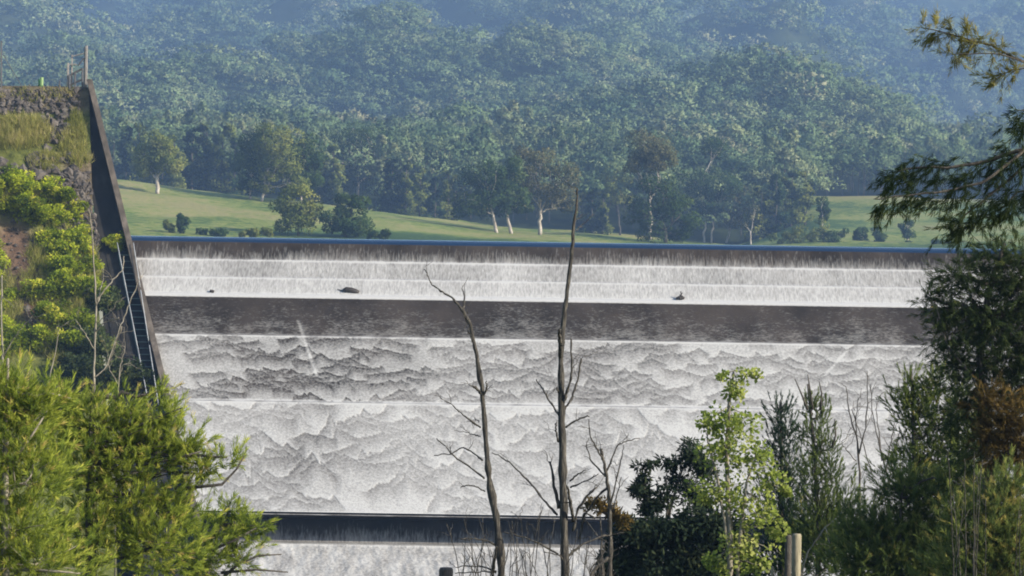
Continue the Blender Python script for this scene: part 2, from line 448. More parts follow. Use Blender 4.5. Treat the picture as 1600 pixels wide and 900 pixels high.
# ---- spillway profile: photo row at mid-picture (py) against distance (Y)
PRO = np.array([(381.5, 203.6), (378.5, 202.4), (377.2, 201.3), (378.2, 200.6), (381, 200.15), (385.5, 199.85), (398, 199.55), (411, 199.35),
                (413.2, 198.95), (438.5, 197.75), (440.6, 197.35), (464.5, 196.1), (467, 195.6), (470.5, 195.35), (528, 194.0),
                (530.5, 193.5), (631, 189.7), (634, 189.1), (806, 182.0), (809.5, 181.3), (811.5, 182.2), (814, 183.4), (851, 182.6),
                (855, 181.2), (905, 178.6), (980, 174.6)], float)
seg = np.concatenate([[0], np.cumsum(np.hypot(np.diff(PRO[:, 0]) / F * 190, np.diff(PRO[:, 1])))])
NR, NC = 560, 1120
sv = np.linspace(0, seg[-1], NR)
# finer rows where the sheet shows
rpy = np.interp(sv, seg, PRO[:, 0]); rY = np.interp(sv, seg, PRO[:, 1])
rnd = np.random.default_rng(77)
def left_px(py):  return 147 + (py - 140) * .2458          # inner foot of the training wall
lx = np.interp(rpy, [376, 980], [left_px(368) - 3, left_px(972) - 3])
# positions: rows are level lines of the dam, so build them from world heights at the picture's middle
Zr = (450 - rpy) / F * rY
Xl = (lx - 800) / F * rY; Xr = np.interp(rpy, [376, 980], [44.0, 41.0])
u = np.linspace(0, 1, NC)
WX = Xl[:, None] * (1 - u) + Xr[:, None] * u
WPY = np.repeat(rpy[:, None], NC, 1)
PXX = WX / rY[:, None] * F + 800
foam_shade = np.zeros((NR, NC)); streak = np.zeros((NR, NC)); hgt = np.zeros((NR, NC))
def zone(a, b): return (WPY >= a) & (WPY < b)
lat = fbm(WX, WPY * .02, 9, 21, 3); lat2 = fbm(WX, WPY * 0, 1.3, 22, 3)
up = np.arange(NR)[:, None] < np.searchsorted(sv, seg[3])
# crest: clear water; then thin falling film, the steep face's shade put into its colour
t = np.clip((WPY - 386) / 26, 0, 1)
foam_shade = np.where(zone(385, 412), -.12 + .5 * t ** 1.6 + .05 * lat2 * t + .13 * lat * t, foam_shade)
foam_shade = np.where(WPY < 385.2, -.9, foam_shade)
foam_shade = np.where(zone(412, 440), .61 + .04 * lat2 + .12 * lat, foam_shade)
foam_shade = np.where(zone(440, 467), .74 + .03 * lat2 + .05 * lat + .12 * np.clip((WPY - 455) / 12, 0, 1), foam_shade)
t = np.clip((WPY - 469) / 60, 0, 1)
foam_shade = np.where(zone(467, 470.5), .9, foam_shade)
foam_shade = np.where(zone(470.5, 529), -.09 + .24 * t ** 1.5 + .07 * lat + .09 * fbm(WX, WPY * .12, 2.6, 24, 3) * (.3 + t), foam_shade)  # shade of this steep drop put into the colour, deepest at its top
foam_shade = np.where(zone(809.5, 855), -.25 + .68 * np.clip((WPY - 815) / 40, 0, 1) + .05 * lat2 + .08 * lat, foam_shade)  # darkest right under the lip: the lip's shade set into the colour
foam_shade = np.where(zone(855, 990), .66 + .2 * fbm(WX, WPY / 23, 2.2, 31, 4), foam_shade)
streak = np.where(WPY < 469, 1.0, np.where(zone(809, 860), 1.0, np.where(zone(470, 529), -1.0, .0)))
# roll waves: every front is a jagged curve, dark thin film just below it, whitening downhill to the next front
def waves(py0, py1, count, wid, amp, seed, dark, lightv, Lpx):
    r = np.random.default_rng(seed)
    sel = np.where((rpy >= py0) & (rpy < py1))[0]
    cols = PXX[sel[len(sel) // 2]]
    best = np.full((len(sel), NC), 1e9); ahead = np.full((len(sel), NC), 1e9)
    py = rpy[sel]
    for k in range(count):
        cx = r.uniform(120, 1800); w = r.uniform(*wid)
        cy = py0 + (py1 - py0 + 18) * (k + r.random()) / count
        x = (cols - cx) / w
        ins = np.abs(x) < 1
        if ins.sum() < 4: continue
        # mountain-like outline: pointed cusps, sagging shoulders
        nb = r.integers(1, 4); xs = np.sort(np.concatenate([[-1, 1], r.uniform(-.9, .9, nb)]))
        tall = r.uniform(.25, 1.0, nb + 2); tall[0] = tall[-1] = 0
        pk = np.interp(x, xs, tall)
        fr = np.abs((np.interp(x, xs, np.arange(nb + 2)) % 1) - .5) * 2
        prof = pk * .75 - (1 - fr ** 1.6) * .16
        prof = prof + .05 * fbm(cols, cols * 0 + k * 7.3, 46, seed + k, 3) + .03 * np.abs(fbm(cols, cols * 0 + k, 13, seed + 9 * k, 2))
        fy = cy - amp * r.uniform(.6, 1.3) * w / np.mean(wid) * prof
        fy = np.where(ins, fy, 1e9)
        d = py[:, None] - fy[None]
        d = np.where(d >= 0, d, 1e9)
        # fronts fade out towards their own ends
        d = d + np.clip((np.abs(x) - .7) / .3, 0, 1)[None] * Lpx * .9
        best = np.minimum(best, d)
        ah = fy[None] - py[:, None]; ah = np.where(ah >= 0, ah, 1e9) + np.clip((np.abs(x) - .6) / .4, 0, 1)[None] * 6
        ahead = np.minimum(ahead, ah)
    g = np.clip(best / Lpx, 0, 1)
    return sel, g, np.exp(-ahead / 2.6)
for a in [(530.5, 632, 330, (18, 58), 24, 5, .18, .66, 19), (634, 807, 210, (26, 92), 52, 9, .44, .86, 34)]:
    sel, g, lip = waves(*a)
    dk, lt = a[6], a[7]
    gg = g ** .8
    row = np.clip((rpy[sel] - a[0]) / (a[1] - a[0]), 0, 1)[:, None]
    base = dk + (lt - dk) * gg + .2 * lip
    # calmer and darker towards mid-left, whiter to the right, as the sheet thickens and thins
    base = base + .10 * fbm(PXX[sel], WPY[sel] * 1.5, 420, a[5] + 40, 3) + .05 * row - .17 * (1 - .6 * gg) * np.exp(-((PXX[sel] - 440) / 130) ** 2) * (a[0] < 600) 
    base = base - .22 * (1 - .6 * gg) * np.exp(-((PXX[sel] - 490) / 75) ** 2 - ((WPY[sel] - 715) / 90) ** 2)
    if a[0] < 600: base = base + .14 * sstep(1000, 1350, PXX[sel])
    foam_shade[sel] = base
    hgt[sel] = gg * (.02 if a[0] < 600 else .03)
# white lines where the film lands on each ledge
for c0, wdt, gain in ((413, 1.6, .5), (440.6, 1.6, .35), (466.3, 2.2, .35), (530.6, 1.7, .7), (632.8, 2.6, .8), (807.5, 3.4, .6), (855.5, 2.2, .4)):
    brk = np.clip(.85 + .35 * fbm(WX, WPY * 0, 2.5, int(c0), 3), .3, 1.2)
    foam_shade = foam_shade + gain * brk * np.exp(-((WPY - c0) / wdt) ** 2)
# two flaws in the concrete throw a thin diagonal jet
for x0, y0, x1, y1 in ((466, 505, 497, 592), (1325, 540, 1290, 580)):
    tt = np.clip((WPY - y0) / (y1 - y0), 0, 1); dd = np.abs(PXX - (x0 + (x1 - x0) * tt))
    foam_shade = foam_shade + .4 * np.exp(-(dd / 2.5) ** 2) * ((WPY > y0) & (WPY < y1))
WP = np.stack([WX, np.repeat(rY[:, None], NC, 1), np.repeat(Zr[:, None], NC, 1)], -1)
tan = np.gradient(np.stack([rY, Zr], 1), axis=0); tan /= np.linalg.norm(tan, axis=1, keepdims=True)
nrm = np.stack([np.zeros(NR), tan[:, 1], -tan[:, 0]], 1)     # outward: towards the viewer and up
hgt = hgt + .015 * lat2 * (WPY > 386) * (WPY < 412) + .03 * fbm(WX, WPY / 23, 1.1, 35, 3) * (WPY > 856)
WP = WP + nrm[:, None] * hgt[..., None]
m = NT('spillway_water')
fa = m.n('ShaderNodeAttribute', attribute_name='foam_shade').outputs['Fac']
sa = m.n('ShaderNodeAttribute', attribute_name='streak').outputs['Fac']
ns = m.noise(m.coords((1, .25, .16)), 8.5, 4, .65)
ni = m.noise(m.coords((1, 1, 1)), 6.5, 4, .7)
nw = m.noise(m.coords((.4, 1, 1.3)), 9.0, 5, .75)
nm = m.n('ShaderNodeMix', data_type='FLOAT'); m.l(m.math('MAXIMUM', sa, 0.0), nm.inputs[0]); m.l(ni, nm.inputs[2]); m.l(ns, nm.inputs[3])
wm = m.n('ShaderNodeMix', data_type='FLOAT'); m.l(m.math('MULTIPLY', sa, -1.0, clamp=True), wm.inputs[0]); m.l(nm.outputs[0], wm.inputs[2]); m.l(nw, wm.inputs[3])
g = wm.outputs[0]
ff = m.math('ADD', fa, m.math('MULTIPLY', m.math('SUBTRACT', g, .5), 1.3), clamp=True)
ff = m.math('SMOOTH_MIN', ff, 1.0, .1)
low = m.noise(m.coords((.5, .5, .5)), .6, 4)
wetc = m.ramp(low, [(.35, (.020, .016, .013)), (.65, (.048, .039, .033))])
crest_sky_blue = m.math('LESS_THAN', fa, -.7)
colr = m.mix(ff, wetc, (.42, .413, .40))
colr = m.mix(crest_sky_blue, colr, (.01, .026, .06))  # blue of the reflected sky put into the crest's base colour
rg = m.math('SUBTRACT', m.math('ADD', m.math('MULTIPLY', ff, .4), .42), m.math('MULTIPLY', crest_sky_blue, .34), clamp=True)
m.bsdf(colr, rg, .08, g, .5, .05)
M['spill'] = m.mat
mb = MB(); mb.grid(WP)
tag(mb.build('water', M['spill'], smooth=True, attrs={'foam_shade': foam_shade, 'streak': streak}), kind='structure')

# concrete body of the spillway, 0.25 m behind the sheet of water
mb = MB()
PP = np.stack([np.interp(seg, sv, rY), np.interp(seg, sv, Zr)], 1)
PP = np.stack([PRO[:, 1], (450 - PRO[:, 0]) / F * PRO[:, 1]], 1)
Nn = np.gradient(PP, axis=0); Nn = np.stack([Nn[:, 1], -Nn[:, 0]], 1); Nn /= np.linalg.norm(Nn, axis=1, keepdims=True)
Q = PP - Nn * .25
Q = np.concatenate([[(206, -22)], [(206, 2.2)], Q[1:], [(174.9, -22)]])
xl = np.interp(Q[:, 1], [-22, 3.2], [-20.2, -26.6]); xr = np.interp(Q[:, 1], [-22, 3.2], [41.0, 44.2])
G = np.stack([np.stack([xl, Q[:, 0], Q[:, 1]], 1), np.stack([xr, Q[:, 0], Q[:, 1]], 1)], 1)
mb.grid(G); k = len(Q)
mb.add(G[:, 0], np.arange(k)[None]); mb.add(G[:, 1], np.arange(k)[None, ::-1])
o = mb.build('spillway', M['concrete_dark']); tag(o, 'stepped concrete spillway of the dam under a sheet of falling white water', 'spillway')

# ---- left training wall and its apron, the wall's shade put into the apron's colour
WPYS = np.array([138, 376, 470, 528, 632, 808, 980], float); WYS = np.array([206.2, 199.6, 195.6, 193.9, 189.6, 182.0, 174.6])
wpy = np.linspace(138, 980, 60); wy = np.interp(wpy, WPYS, WYS)
foot = at(left_px(wpy) - 1, wpy, wy)
def wall_sweep(mb, off0, off1, d0, d1):
    """cross-section from off0..off1 metres to the left of the inner foot, d0..d1 metres out of the slope"""
    nv = np.array([0, -.72, .69])
    sec = [(off0, d0), (off0, d1), (off1, d1), (off1, d0)]
    P = np.stack([foot + np.array([-1.0, 0, 0]) * np.asarray(o_)[..., None] * np.ones((60, 1)) + nv * d_ for o_, d_ in sec], 1)
    P = np.concatenate([P, P[:, :1]], 1)
    mb.grid(P); mb.add(P[0, :4], [[0, 1, 2, 3]]); mb.add(P[-1, :4], [[3, 2, 1, 0]])
root = thing('training_wall', 'long sloping brown concrete wall along the left edge of the falling water', 'wall', foot[-1])
mb = MB(); wall_sweep(mb, 0.0, .36, -.25, .8); mb.build('wall', M['concrete'], root)
mb = MB(); wall_sweep(mb, -.02, .385, .803, .87); mb.build('coping', M['concrete'], root)
mb = MB(); wid = np.interp(wpy, [138, 400, 560, 980], [1.05, 2.4, 3.6, 4.2])
wall_sweep(mb, .365, wid, -.6, .0); mb.build('apron', M['concrete_dark'], root)
mb = MB()
footr = foot.copy(); footr[:, 0] = np.interp(foot[:, 2], [-22, 3.2, 14], [41.0, 44.0, 46.0])
fs = foot; foot = footr
root = thing('training_wall', 'sloping concrete wall along the right edge of the water behind the dark trees', 'wall', footr[-1])
wall_sweep(mb, -.45, 0, -1.2, 1.35); mb.build('wall', M['concrete'], root)
foot = fs

# ---- embankments: rock-fill slopes either side
def emb_y(X, Z):
    py = 450 - Z / 200 * F
    Xw = np.interp(Z, [-22, 13.9], [-21.5, -29.9])
    d = np.maximum(Xw - X, 0)
    y = np.interp(Z, [-22, -13, 3.2, 13.6], [174.5, 184.5, 199.5, 205.6])
    k = sstep(2.5, 8, d)
    return y + .25 - d * .32 * sstep(0, 6, 13.6 - Z) - fbm(X, Z, 6, 41, 3) * .5 * k - fbm(X, Z, 1.7, 42, 2) * .16 * k
def emb(px, py):
    px = np.asarray(px, float); py = np.asarray(py, float); Y = np.full(px.shape, 198.0)
    for _ in range(25):
        p = at(px, py, Y); Y = Y + .6 * (emb_y(p[..., 0], p[..., 2]) - Y)
    return at(px, py, Y)
zz = np.linspace(-22, 13.75, 130); 
RX = []
for z in zz:
    Xw = np.interp(z, [-22, 13.9], [-21.5, -29.9])
    inner = Xw - np.interp(z, [-20, 3, 13.9], [1.6, 1.4, .35])
    RX.append(inner - np.linspace(0, 1, 150) ** 1.5 * 110)
RX = np.array(RX); RZ = np.repeat(zz[:, None], 150, 1)
EP = np.stack([RX, emb_y(RX, RZ), RZ], -1)
top = EP[-1:].copy(); back = []
for dy, dz in ((1.0, .12), (8.0, .1), (20.0, -7), (34, -14)):
    q = EP[-1:].copy(); q[..., 1] += dy; q[..., 2] += dz; q[..., 0] -= .35 * dy; back.append(q)
EP = np.concatenate([EP] + back)
epx, epy = pix(EP[..., 0], EP[..., 1], EP[..., 2])
# soil: bare reddish slip low left, grey rubble near the wall, brown earth at the top
slip = np.exp(-((epx - (18 + (epy - 360) * .34)) / 34) ** 4) * sstep(320, 370, epy) * (1 - sstep(520, 570, epy))
rub = sstep(80, 110, epx) * sstep(225, 260, epy) * (1 - sstep(380, 420, epy)) + .9 * (1 - sstep(165, 185, epy))
green = np.clip(1 - slip - .8 * rub, 0, 1)
m = NT('embankment_soil'); v = m.coords()
n1 = m.noise(v, 1.6, 8, .68); n2 = m.noise(v, .5, 4)
soilc = m.ramp(n1, [(.25, (.035, .028, .024)), (.5, (.11, .08, .06)), (.75, (.21, .165, .13))])
slipc = m.ramp(n1, [(.25, (.05, .034, .026)), (.55, (.13, .082, .055)), (.8, (.2, .14, .1))])
grc = m.ramp(n1, [(.3, (.04, .05, .015)), (.6, (.11, .12, .03)), (.8, (.17, .15, .06))])
sl = m.n('ShaderNodeAttribute', attribute_name='slip').outputs['Fac']; gr = m.n('ShaderNodeAttribute', attribute_name='green').outputs['Fac']
m.bsdf(m.mix(gr, m.mix(sl, soilc, slipc), grc), .95, .1, n1, 1.0, .25)
M['emb'] = m.mat
mb = MB(); mb.grid(EP); tag(mb.build('embankment', M['emb'], smooth=True, attrs={'slip': slip, 'green': green}), kind='structure')
ER = EP.copy(); ER[..., 0] = 19.5 - ER[..., 0]
mb = MB(); mb.grid(ER[:, ::-1]); tag(mb.build('embankment', M['emb'], smooth=True, attrs={'slip': slip[:, ::-1] * 0, 'green': green[:, ::-1]}), kind='structure')

# rubble: loose stones, far too many to count
def ico():
    import bmesh
    b = bmesh.new(); bmesh.ops.create_icosphere(b, subdivisions=1, radius=1)
    v = np.array([x.co for x in b.verts]); f = np.array([[y.index for y in x.verts] for x in b.faces]); b.free(); return v, f
IV, IF = ico()
rng = np.random.default_rng(4)
mb = MB()
def stones(n, px0, px1, py0, py1, s0, s1, acc=None):
    for _ in range(n):
        x, y = rng.uniform(px0, px1), rng.uniform(py0, py1)
        if x > left_px(y) - np.interp(y, [140, 400, 600], [26, 54, 62]): continue
        if acc and not acc(x, y): continue
        p = emb(x, y); s = rng.uniform(s0, s1) * rng.uniform(.6, 1.2)
        v = IV * (1 + .28 * rng.normal(size=(len(IV), 1))) * s * rng.uniform(.65, 1.2, 3)
        mb.add(v + p - np.array([0, .1, 0]) * s, IF)
stones(520, -60, 130, 141, 178, .10, .26)
stones(520, 92, 160, 270, 385, .10, .24)
stones(240, -40, 165, 225, 292, .16, .5, lambda x, y: abs(y - (268 - (x - 40) * .02 + 14 * sin(x / 17))) < 22)
stones(60, 66, 105, 180, 225, .16, .4)
stones(260, -20, 120, 330, 560, .06, .2, lambda x, y: abs(x - (15 + (y - 360) * .37)) < 32)
tag(mb.build('rubble', M['rock']), kind='stuff')

# dry and green grass tufts on the bank
rng = np.random.default_rng(6)
mb = MB()
def tufts(n, cx, cy, rx, ry, L, tint, dens=26):
    th = rng.uniform(0, 6.28, n); r = np.sqrt(rng.random(n))
    x = cx + rx * r * np.cos(th); y = cy + ry * r * np.sin(th)
    ok = x < left_px(y) - 34; x, y = x[ok], y[ok]; n = len(x)
    if not n: return
    p = np.repeat(emb(x, y), dens, 0) + rng.normal(size=(n * dens, 3)) * .14
    d = np.array([0, -.35, 1.0]) + rng.normal(size=(n * dens, 3)) * .38
    mb.kites(p, d, L * rng.uniform(.5, 1.3, n * dens), .035, rng, tint=np.clip(np.repeat(rng.normal(tint, .15, n), dens) + rng.normal(0, .1, n * dens), 0, 1))
tufts(170, 30, 212, 52, 24, .75, .62); tufts(90, -30, 215, 40, 30, .75, .45)
tufts(120, 128, 232, 34, 30, .7, .55); tufts(80, 132, 195, 22, 24, .6, .3); tufts(60, 70, 255, 28, 14, .5, .5)
tufts(260, 95, 430, 60, 70, .8, .45); tufts(90, 5, 500, 30, 70, .7, .5); tufts(110, 90, 520, 30, 50, .7, .5); tufts(90, 40, 315, 60, 20, .6, .45)
tufts(60, 60, 150, 70, 10, .35, .6, 14)
tag(mb.build('grass', M['grass']), kind='stuff')

# shrubs: bright green scrub over the bank, individuals
def shrub_mesh(seed, n=12, nleaf=120, leaf=.13):
    r = np.random.default_rng(seed)
    C = np.array([[r.normal(0, .55), r.normal(0, .4), r.uniform(.2, .9)] for _ in range(5)]); R = np.tile([[.62, .55, .45]], (5, 1)) * r.uniform(.7, 1.25, (5, 1))
    return clump_crown(C, R, r, n * 3, nleaf, leaf, leaf * .62, (.4, .65), .1, .2)[0]
shr = [shrub_mesh(50 + i) for i in range(4)]
rng = np.random.default_rng(8)
shrub_obj = []
SH = [(18, 292, 1.2), (52, 300, 1.15), (-14, 310, 1.3), (78, 318, 1.05), (25, 325, 1.0), (62, 342, 1.1), (92, 352, 1.1), (110, 332, .7), (84, 385, 1.15),
      (112, 372, .9), (100, 412, 1.25), (82, 430, 1.2), (128, 425, 1.1), (72, 462, 1.1), (104, 470, 1.35), (132, 462, 1.1), (86, 500, 1.2), (112, 512, 1.1),
      (-16, 395, .8), (-22, 430, 1.0), (-8, 478, .9), (12, 520, 1.0), (64, 545, 1.1), (92, 548, 1.1), (14, 548, 1.2), (178, 378, .62), (186, 388, .45)]
for i, (x, y, s) in enumerate(SH):
    k = i % 4
    if i < 4:
        o = shr[k].build('scrub_bush', M['shrub'], loc=(0, 0, 0)); shrub_obj.append(o)
    else:
        o = shrub_obj[k].copy(); COL.objects.link(o)
    o.location = emb(x, y) + np.array([0, .1, -.25]); s = s * 1.3; o.scale = (s, s, s * rng.uniform(.8, 1.1)); o.rotation_euler = (0, 0, rng.uniform(0, 6.28))
    if y < 330: lb = 'bright yellow-green bush just below the dark boulders on the left bank'
    elif x > 150: lb = 'small bright bush at the head of the steel stairs beside the wall'
    elif 60 <= x: lb = 'bright green bush on the bank between the brown soil slip and the stairs'
    else: lb = 'yellow-green bush beside or below the brown soil slip at the picture left'
    tag(o, lb, 'bush', 'bushes covering the left embankment')

dsh = shrub_mesh(77, 14, 130, .13)  # added bushes whose dark leaf colour stands in for shade on the bank
for i, (x, y, sx, lb) in enumerate([(150, 545, 1.25, 'added bush in shade-dark leaves left of the stairs behind the tall bare sapling'), (132, 592, 1.3, 'added bush in shade-dark leaves just above the feathery trees, left of the tall bare sapling'), (172, 600, 1.3, 'added bush in shade-dark leaves at the foot of the steel stairs'), (168, 470, .9, 'small added bush in shade-dark leaves beside the upper stairs flight')]):
    if i == 0: o = d0 = dsh.build('dark_bush', M['needle_shaded'], loc=(0, 0, 0))
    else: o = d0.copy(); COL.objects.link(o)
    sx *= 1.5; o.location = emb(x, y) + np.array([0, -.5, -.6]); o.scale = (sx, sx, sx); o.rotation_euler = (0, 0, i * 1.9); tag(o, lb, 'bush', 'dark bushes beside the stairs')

# ================================================================== far trees
rng = np.random.default_rng(12)
protos = []
def forest_proto(seed, nl, L, kind):
    r = np.random.default_rng(seed)
    if kind == 0:   # rounded eucalypt, crown in separate bunches
        C = np.array([[r.normal(0, .26), r.normal(0, .26), r.uniform(.42, .84)] for _ in range(13)]); C[:, :2] *= (1.25 - np.abs(C[:, 2:] - .55) * 1.3); R = np.tile([[.17, .17, .12]], (13, 1)) * r.uniform(.7, 1.4, (13, 1))
    else:           # tall narrow crown
        C = np.array([[r.normal(0, .1), r.normal(0, .1), z] for z in np.linspace(.2, .9, 7)]); R = np.array([[.26 * (1.12 - z), .26 * (1.12 - z), .12] for z in np.linspace(.2, .9, 7)])
    w = np.ones(len(C)) / len(C); V = []; T = []; Nr = []
    for i in range(len(C)):
        k = max(3, int(nl * w[i])); u = ball(r, k, .7); u[:, 2] = np.abs(u[:, 2]) * 1.25 - .25
        p = C[i] + u * R[i]
        d = unit(unit(u / R[i]) * .6 + r.normal(size=(k, 3)) * .8); sd = unit(np.cross(d, r.normal(size=(k, 3))))
        ln = (L * r.uniform(.6, 1.4, k))[:, None]
        V.append(np.stack([p - sd * ln * .38, p + sd * ln * .38, p + d * ln], 1).reshape(-1, 3))
        Nr.append(np.repeat(unit(unit(u / R[i]) * .8 + unit(C[i] - np.array([0, 0, .5])) * .5 + np.array([0, 0, .2])), 3, 0))
        T.append(np.repeat(np.clip(r.normal(0, .06) + r.normal(0, .05, k), -.4, .4), 3))
    V = np.concatenate(V); T = np.concatenate(T); nk = len(V)
    mb = MB(); mb.tube([(0, 0, -.05), (.01, 0, .3), (r.normal(0, .05), 0, .7)], [.009, .007, .004], 4, 1)
    return np.concatenate([V, mb.v[0]]), np.concatenate([T, mb.t[0]]), nk, np.concatenate(Nr)
sets = {}
for lod, (nl, L) in enumerate(((1300, .037), (640, .052), (280, .078))):
    sets[lod] = [forest_proto(100 + lod * 20 + i, nl, L, 0 if i < 6 else 1) for i in range(8)]
pts = []
Yc = 818.0
while Yc < 3330:
    sp = 10.0 if Yc < 1000 else (12.0 if Yc < 1700 else 15.0)
    hx = .21 * Yc + 20
    xs = np.arange(-hx, hx, sp); pts.append(np.stack([xs + rng.normal(0, sp * .3, len(xs)), Yc + rng.normal(0, sp * .3, len(xs))], 1)); Yc += sp
pts = np.concatenate(pts)
tp = pts[:, 0] / pts[:, 1] * F + 800
keep = ~((pts[:, 1] < 905) & (tp > 1255) & (tp < 1640))
keep &= rng.random(len(pts)) > .06
pts = pts[keep]
fz = far_h(pts[:, 0], pts[:, 1])
H = rng.uniform(12, 21, len(pts)) * np.where(rng.random(len(pts)) < .12, 1.25, 1.0)
Wd = rng.uniform(.8, 1.25, len(pts)) * np.where(pts[:, 1] < 1000, .95, 1.1)
tintc = np.clip(.48 + .20 * fbm(pts[:, 0], pts[:, 1], 160, 61, 3) + rng.normal(0, .15, len(pts)), .02, .98)
lod = np.where(pts[:, 1] < 1050, 0, np.where(pts[:, 1] < 1750, 1, 2))
pk = rng.integers(0, 8, len(pts))
pk = np.where((pts[:, 1] > 1000) & (pk >= 6), rng.integers(0, 6, len(pts)), pk)
Vs = []; Ts = []; Fq = []; Mi = []; base = 0
fmb = MB()
for L_ in range(3):
    for k in range(8):
        s = np.where((lod == L_) & (pk == k))[0]
        if not len(s): continue
        v, t, nk, nr = sets[L_][k]
        a = rng.uniform(0, 6.28, len(s)); ca, sa_ = np.cos(a), np.sin(a)
        x = v[None, :, 0] * ca[:, None] - v[None, :, 1] * sa_[:, None]; y = v[None, :, 0] * sa_[:, None] + v[None, :, 1] * ca[:, None]
        P = np.stack([x * (H * Wd)[s][:, None] + pts[s, 0][:, None], y * (H * Wd)[s][:, None] + pts[s, 1][:, None], v[None, :, 2] * H[s][:, None] + fz[s][:, None]], -1)
        nv = len(v); leaf = P[:, :nk].reshape(-1, 3)
        fmb.add(leaf, np.arange(len(leaf)).reshape(-1, 3), 0, np.clip(t[None, :nk] + tintc[s][:, None], 0, 1).ravel(),
                np.stack([nr[None, :, 0] * ca[:, None] - nr[None, :, 1] * sa_[:, None], nr[None, :, 0] * sa_[:, None] + nr[None, :, 1] * ca[:, None], np.repeat(nr[None, :, 2], len(s), 0)], -1))
        if L_ == 0:
            tv = P[:, nk:]; n4 = nv - nk
            i = np.arange(2)[:, None] * 4; j = np.arange(4)[None]; j2 = (j + 1) % 4
            q = np.stack([i + j, i + j2, i + 4 + j2, i + 4 + j], -1).reshape(-1, 4)
            qq = (q[None] + (np.arange(len(s)) * n4)[:, None, None]).reshape(-1, 4)
            fmb.add(tv.reshape(-1, 3), qq, 1)
o = fmb.build('forest', [M['forest'], M['bark_dark']]); tag(o, kind='stuff')
print('forest trees', len(pts), 'verts', fmb.n)

# ---- single trees standing on the pasture
def pasture_Y(px, py):
    """distance at which the pasture surface is seen at this pixel"""
    Ys = np.linspace(485, 900, 400); p0 = at(px, py, Ys)
    h = far_h(p0[:, 0], Ys)
    d = h - p0[:, 2]
    i = np.where(d >= 0)[0]
    return float(Ys[i[0]]) if len(i) else 655.0
def field_tree(name, label, bx, by, lobes, seed, mat, trunkr=.35, lean=(0, 0), nclump=56, nleaf=170, leaf=.5, group='gum trees standing on the far pasture', Y=None, crad=(.3, .5), bark='bark_gum', limbs=1.0):
    rng = np.random.default_rng(seed)
    Y = Y or pasture_Y(bx, by)
    base = at(bx, by, Y); base[2] = far_h(base[0:1], np.array([Y]))[0] - .1
    root = thing(name, label, 'tree', base, group)
    C, R = lobes_px([(q[0], q[1], q[2] * 1.25, q[3] * 1.2) for q in lobes], Y, .85)
    fol, cen = clump_crown(C, R, rng, nclump, nleaf, leaf, leaf * .55, crad)
    cm = C.mean(0); tb = MB()
    topz = C[:, 2].max()
    fork = base + (cm - base) * np.array([.25, .2, .5]); fork[0] += lean[0] / F * Y
    P = limb(tb, base, fork, trunkr, trunkr * .7, rng, .04, 7, 8)
    for i in range(len(C)):
        e = limb(tb, P[-1 - (i % 2)], C[i], trunkr * .5, trunkr * .2, rng, .1, 6, 6)
        near = cen[np.linalg.norm((cen - C[i]) / R[i], axis=1) < 1.0]
        for q in near[:int(7 * limbs)]:
            limb(tb, e[rng.integers(2, 6)], q, trunkr * .2, trunkr * .06, rng, .1, 4, 4)
    tb.build('trunk', M[bark], root, smooth=True)
    fol.build('crown', M[mat], root)
    return root, Y
field_tree('gum_tree', 'lone spreading gum tree leftmost on the pasture, thick pale trunk', 246, 303, [(235, 246, 24, 22), (262, 252, 24, 20), (246, 226, 22, 20), (228, 262, 16, 12)], 201, 'gum_leaf', .5)
field_tree('gum_tree', 'tall dark-leaved gum with a slanting trunk, left of the pale-trunked gum', 391, 311, [(391, 262, 22, 36), (404, 222, 24, 24), (385, 290, 14, 12)], 202, 'gum_dark', .36)
field_tree('gum_tree', 'large broad gum with straight white trunk on the pasture brow', 409, 315, [(428, 224, 34, 28), (436, 258, 34, 24), (412, 285, 22, 14), (455, 285, 22, 14)], 203, 'gum_leaf', .36)
field_tree('gum_tree', 'bushy gum leaning on the right shoulder of the broad white-trunked gum', 470, 318, [(474, 238, 28, 26), (482, 268, 26, 22), (466, 285, 26, 16), (490, 250, 18, 20)], 204, 'gum_dark', .3)
field_tree('gum_tree', 'big billowing gum behind the low dark tree, tallest of the left group', 559, 318, [(544, 213, 30, 20), (582, 226, 36, 26), (531, 250, 27, 24), (588, 262, 29, 28), (557, 280, 28, 20)], 205, 'gum_dark', .5, nclump=60)
field_tree('round_tree', 'round-crowned green tree low on the pasture by the dam crest', 466, 369, [(464, 316, 30, 24), (460, 342, 32, 22), (478, 330, 22, 22)], 206, 'gum_leaf', .22, bark='bark_dark', nclump=40, leaf=.5)
field_tree('dark_tree', 'low dark green dense tree beside the crest below the billowing gum', 540, 370, [(552, 320, 22, 18), (524, 340, 26, 18), (550, 350, 28, 20)], 207, 'gum_dark', .3, bark='bark_dark', nclump=40, leaf=.5)
field_tree('gum_tree', 'dark wide gum with thick upright trunk, leftmost of the three on the crest line', 776, 364, [(730, 315, 30, 24), (758, 285, 30, 28), (768, 318, 30, 20)], 208, 'gum_dark', .42, nclump=42)
field_tree('gum_tree', 'dark gum on a leaning pale trunk, between the two wider gums', 799, 365, [(793, 300, 28, 32), (802, 268, 20, 20), (814, 318, 18, 18)], 209, 'gum_dark', .42, lean=(-10, 0))
field_tree('gum_tree', 'wide brownish open-crowned gum with pale forked trunk right behind the tallest dead tree', 843, 367, [(836, 250, 30, 24), (876, 280, 32, 28), (838, 296, 28, 24), (872, 318, 30, 18), (815, 275, 20, 22)], 210, 'gum_brown', .48, nclump=56, limbs=1.6)
field_tree('gum_tree', 'slender sparse gum with thin dark trunk right of the tallest dead tree', 969, 368, [(958, 285, 24, 22), (966, 318, 18, 18), (948, 300, 16, 16)], 211, 'gum_leaf', .3, nclump=20, bark='bark_dark')
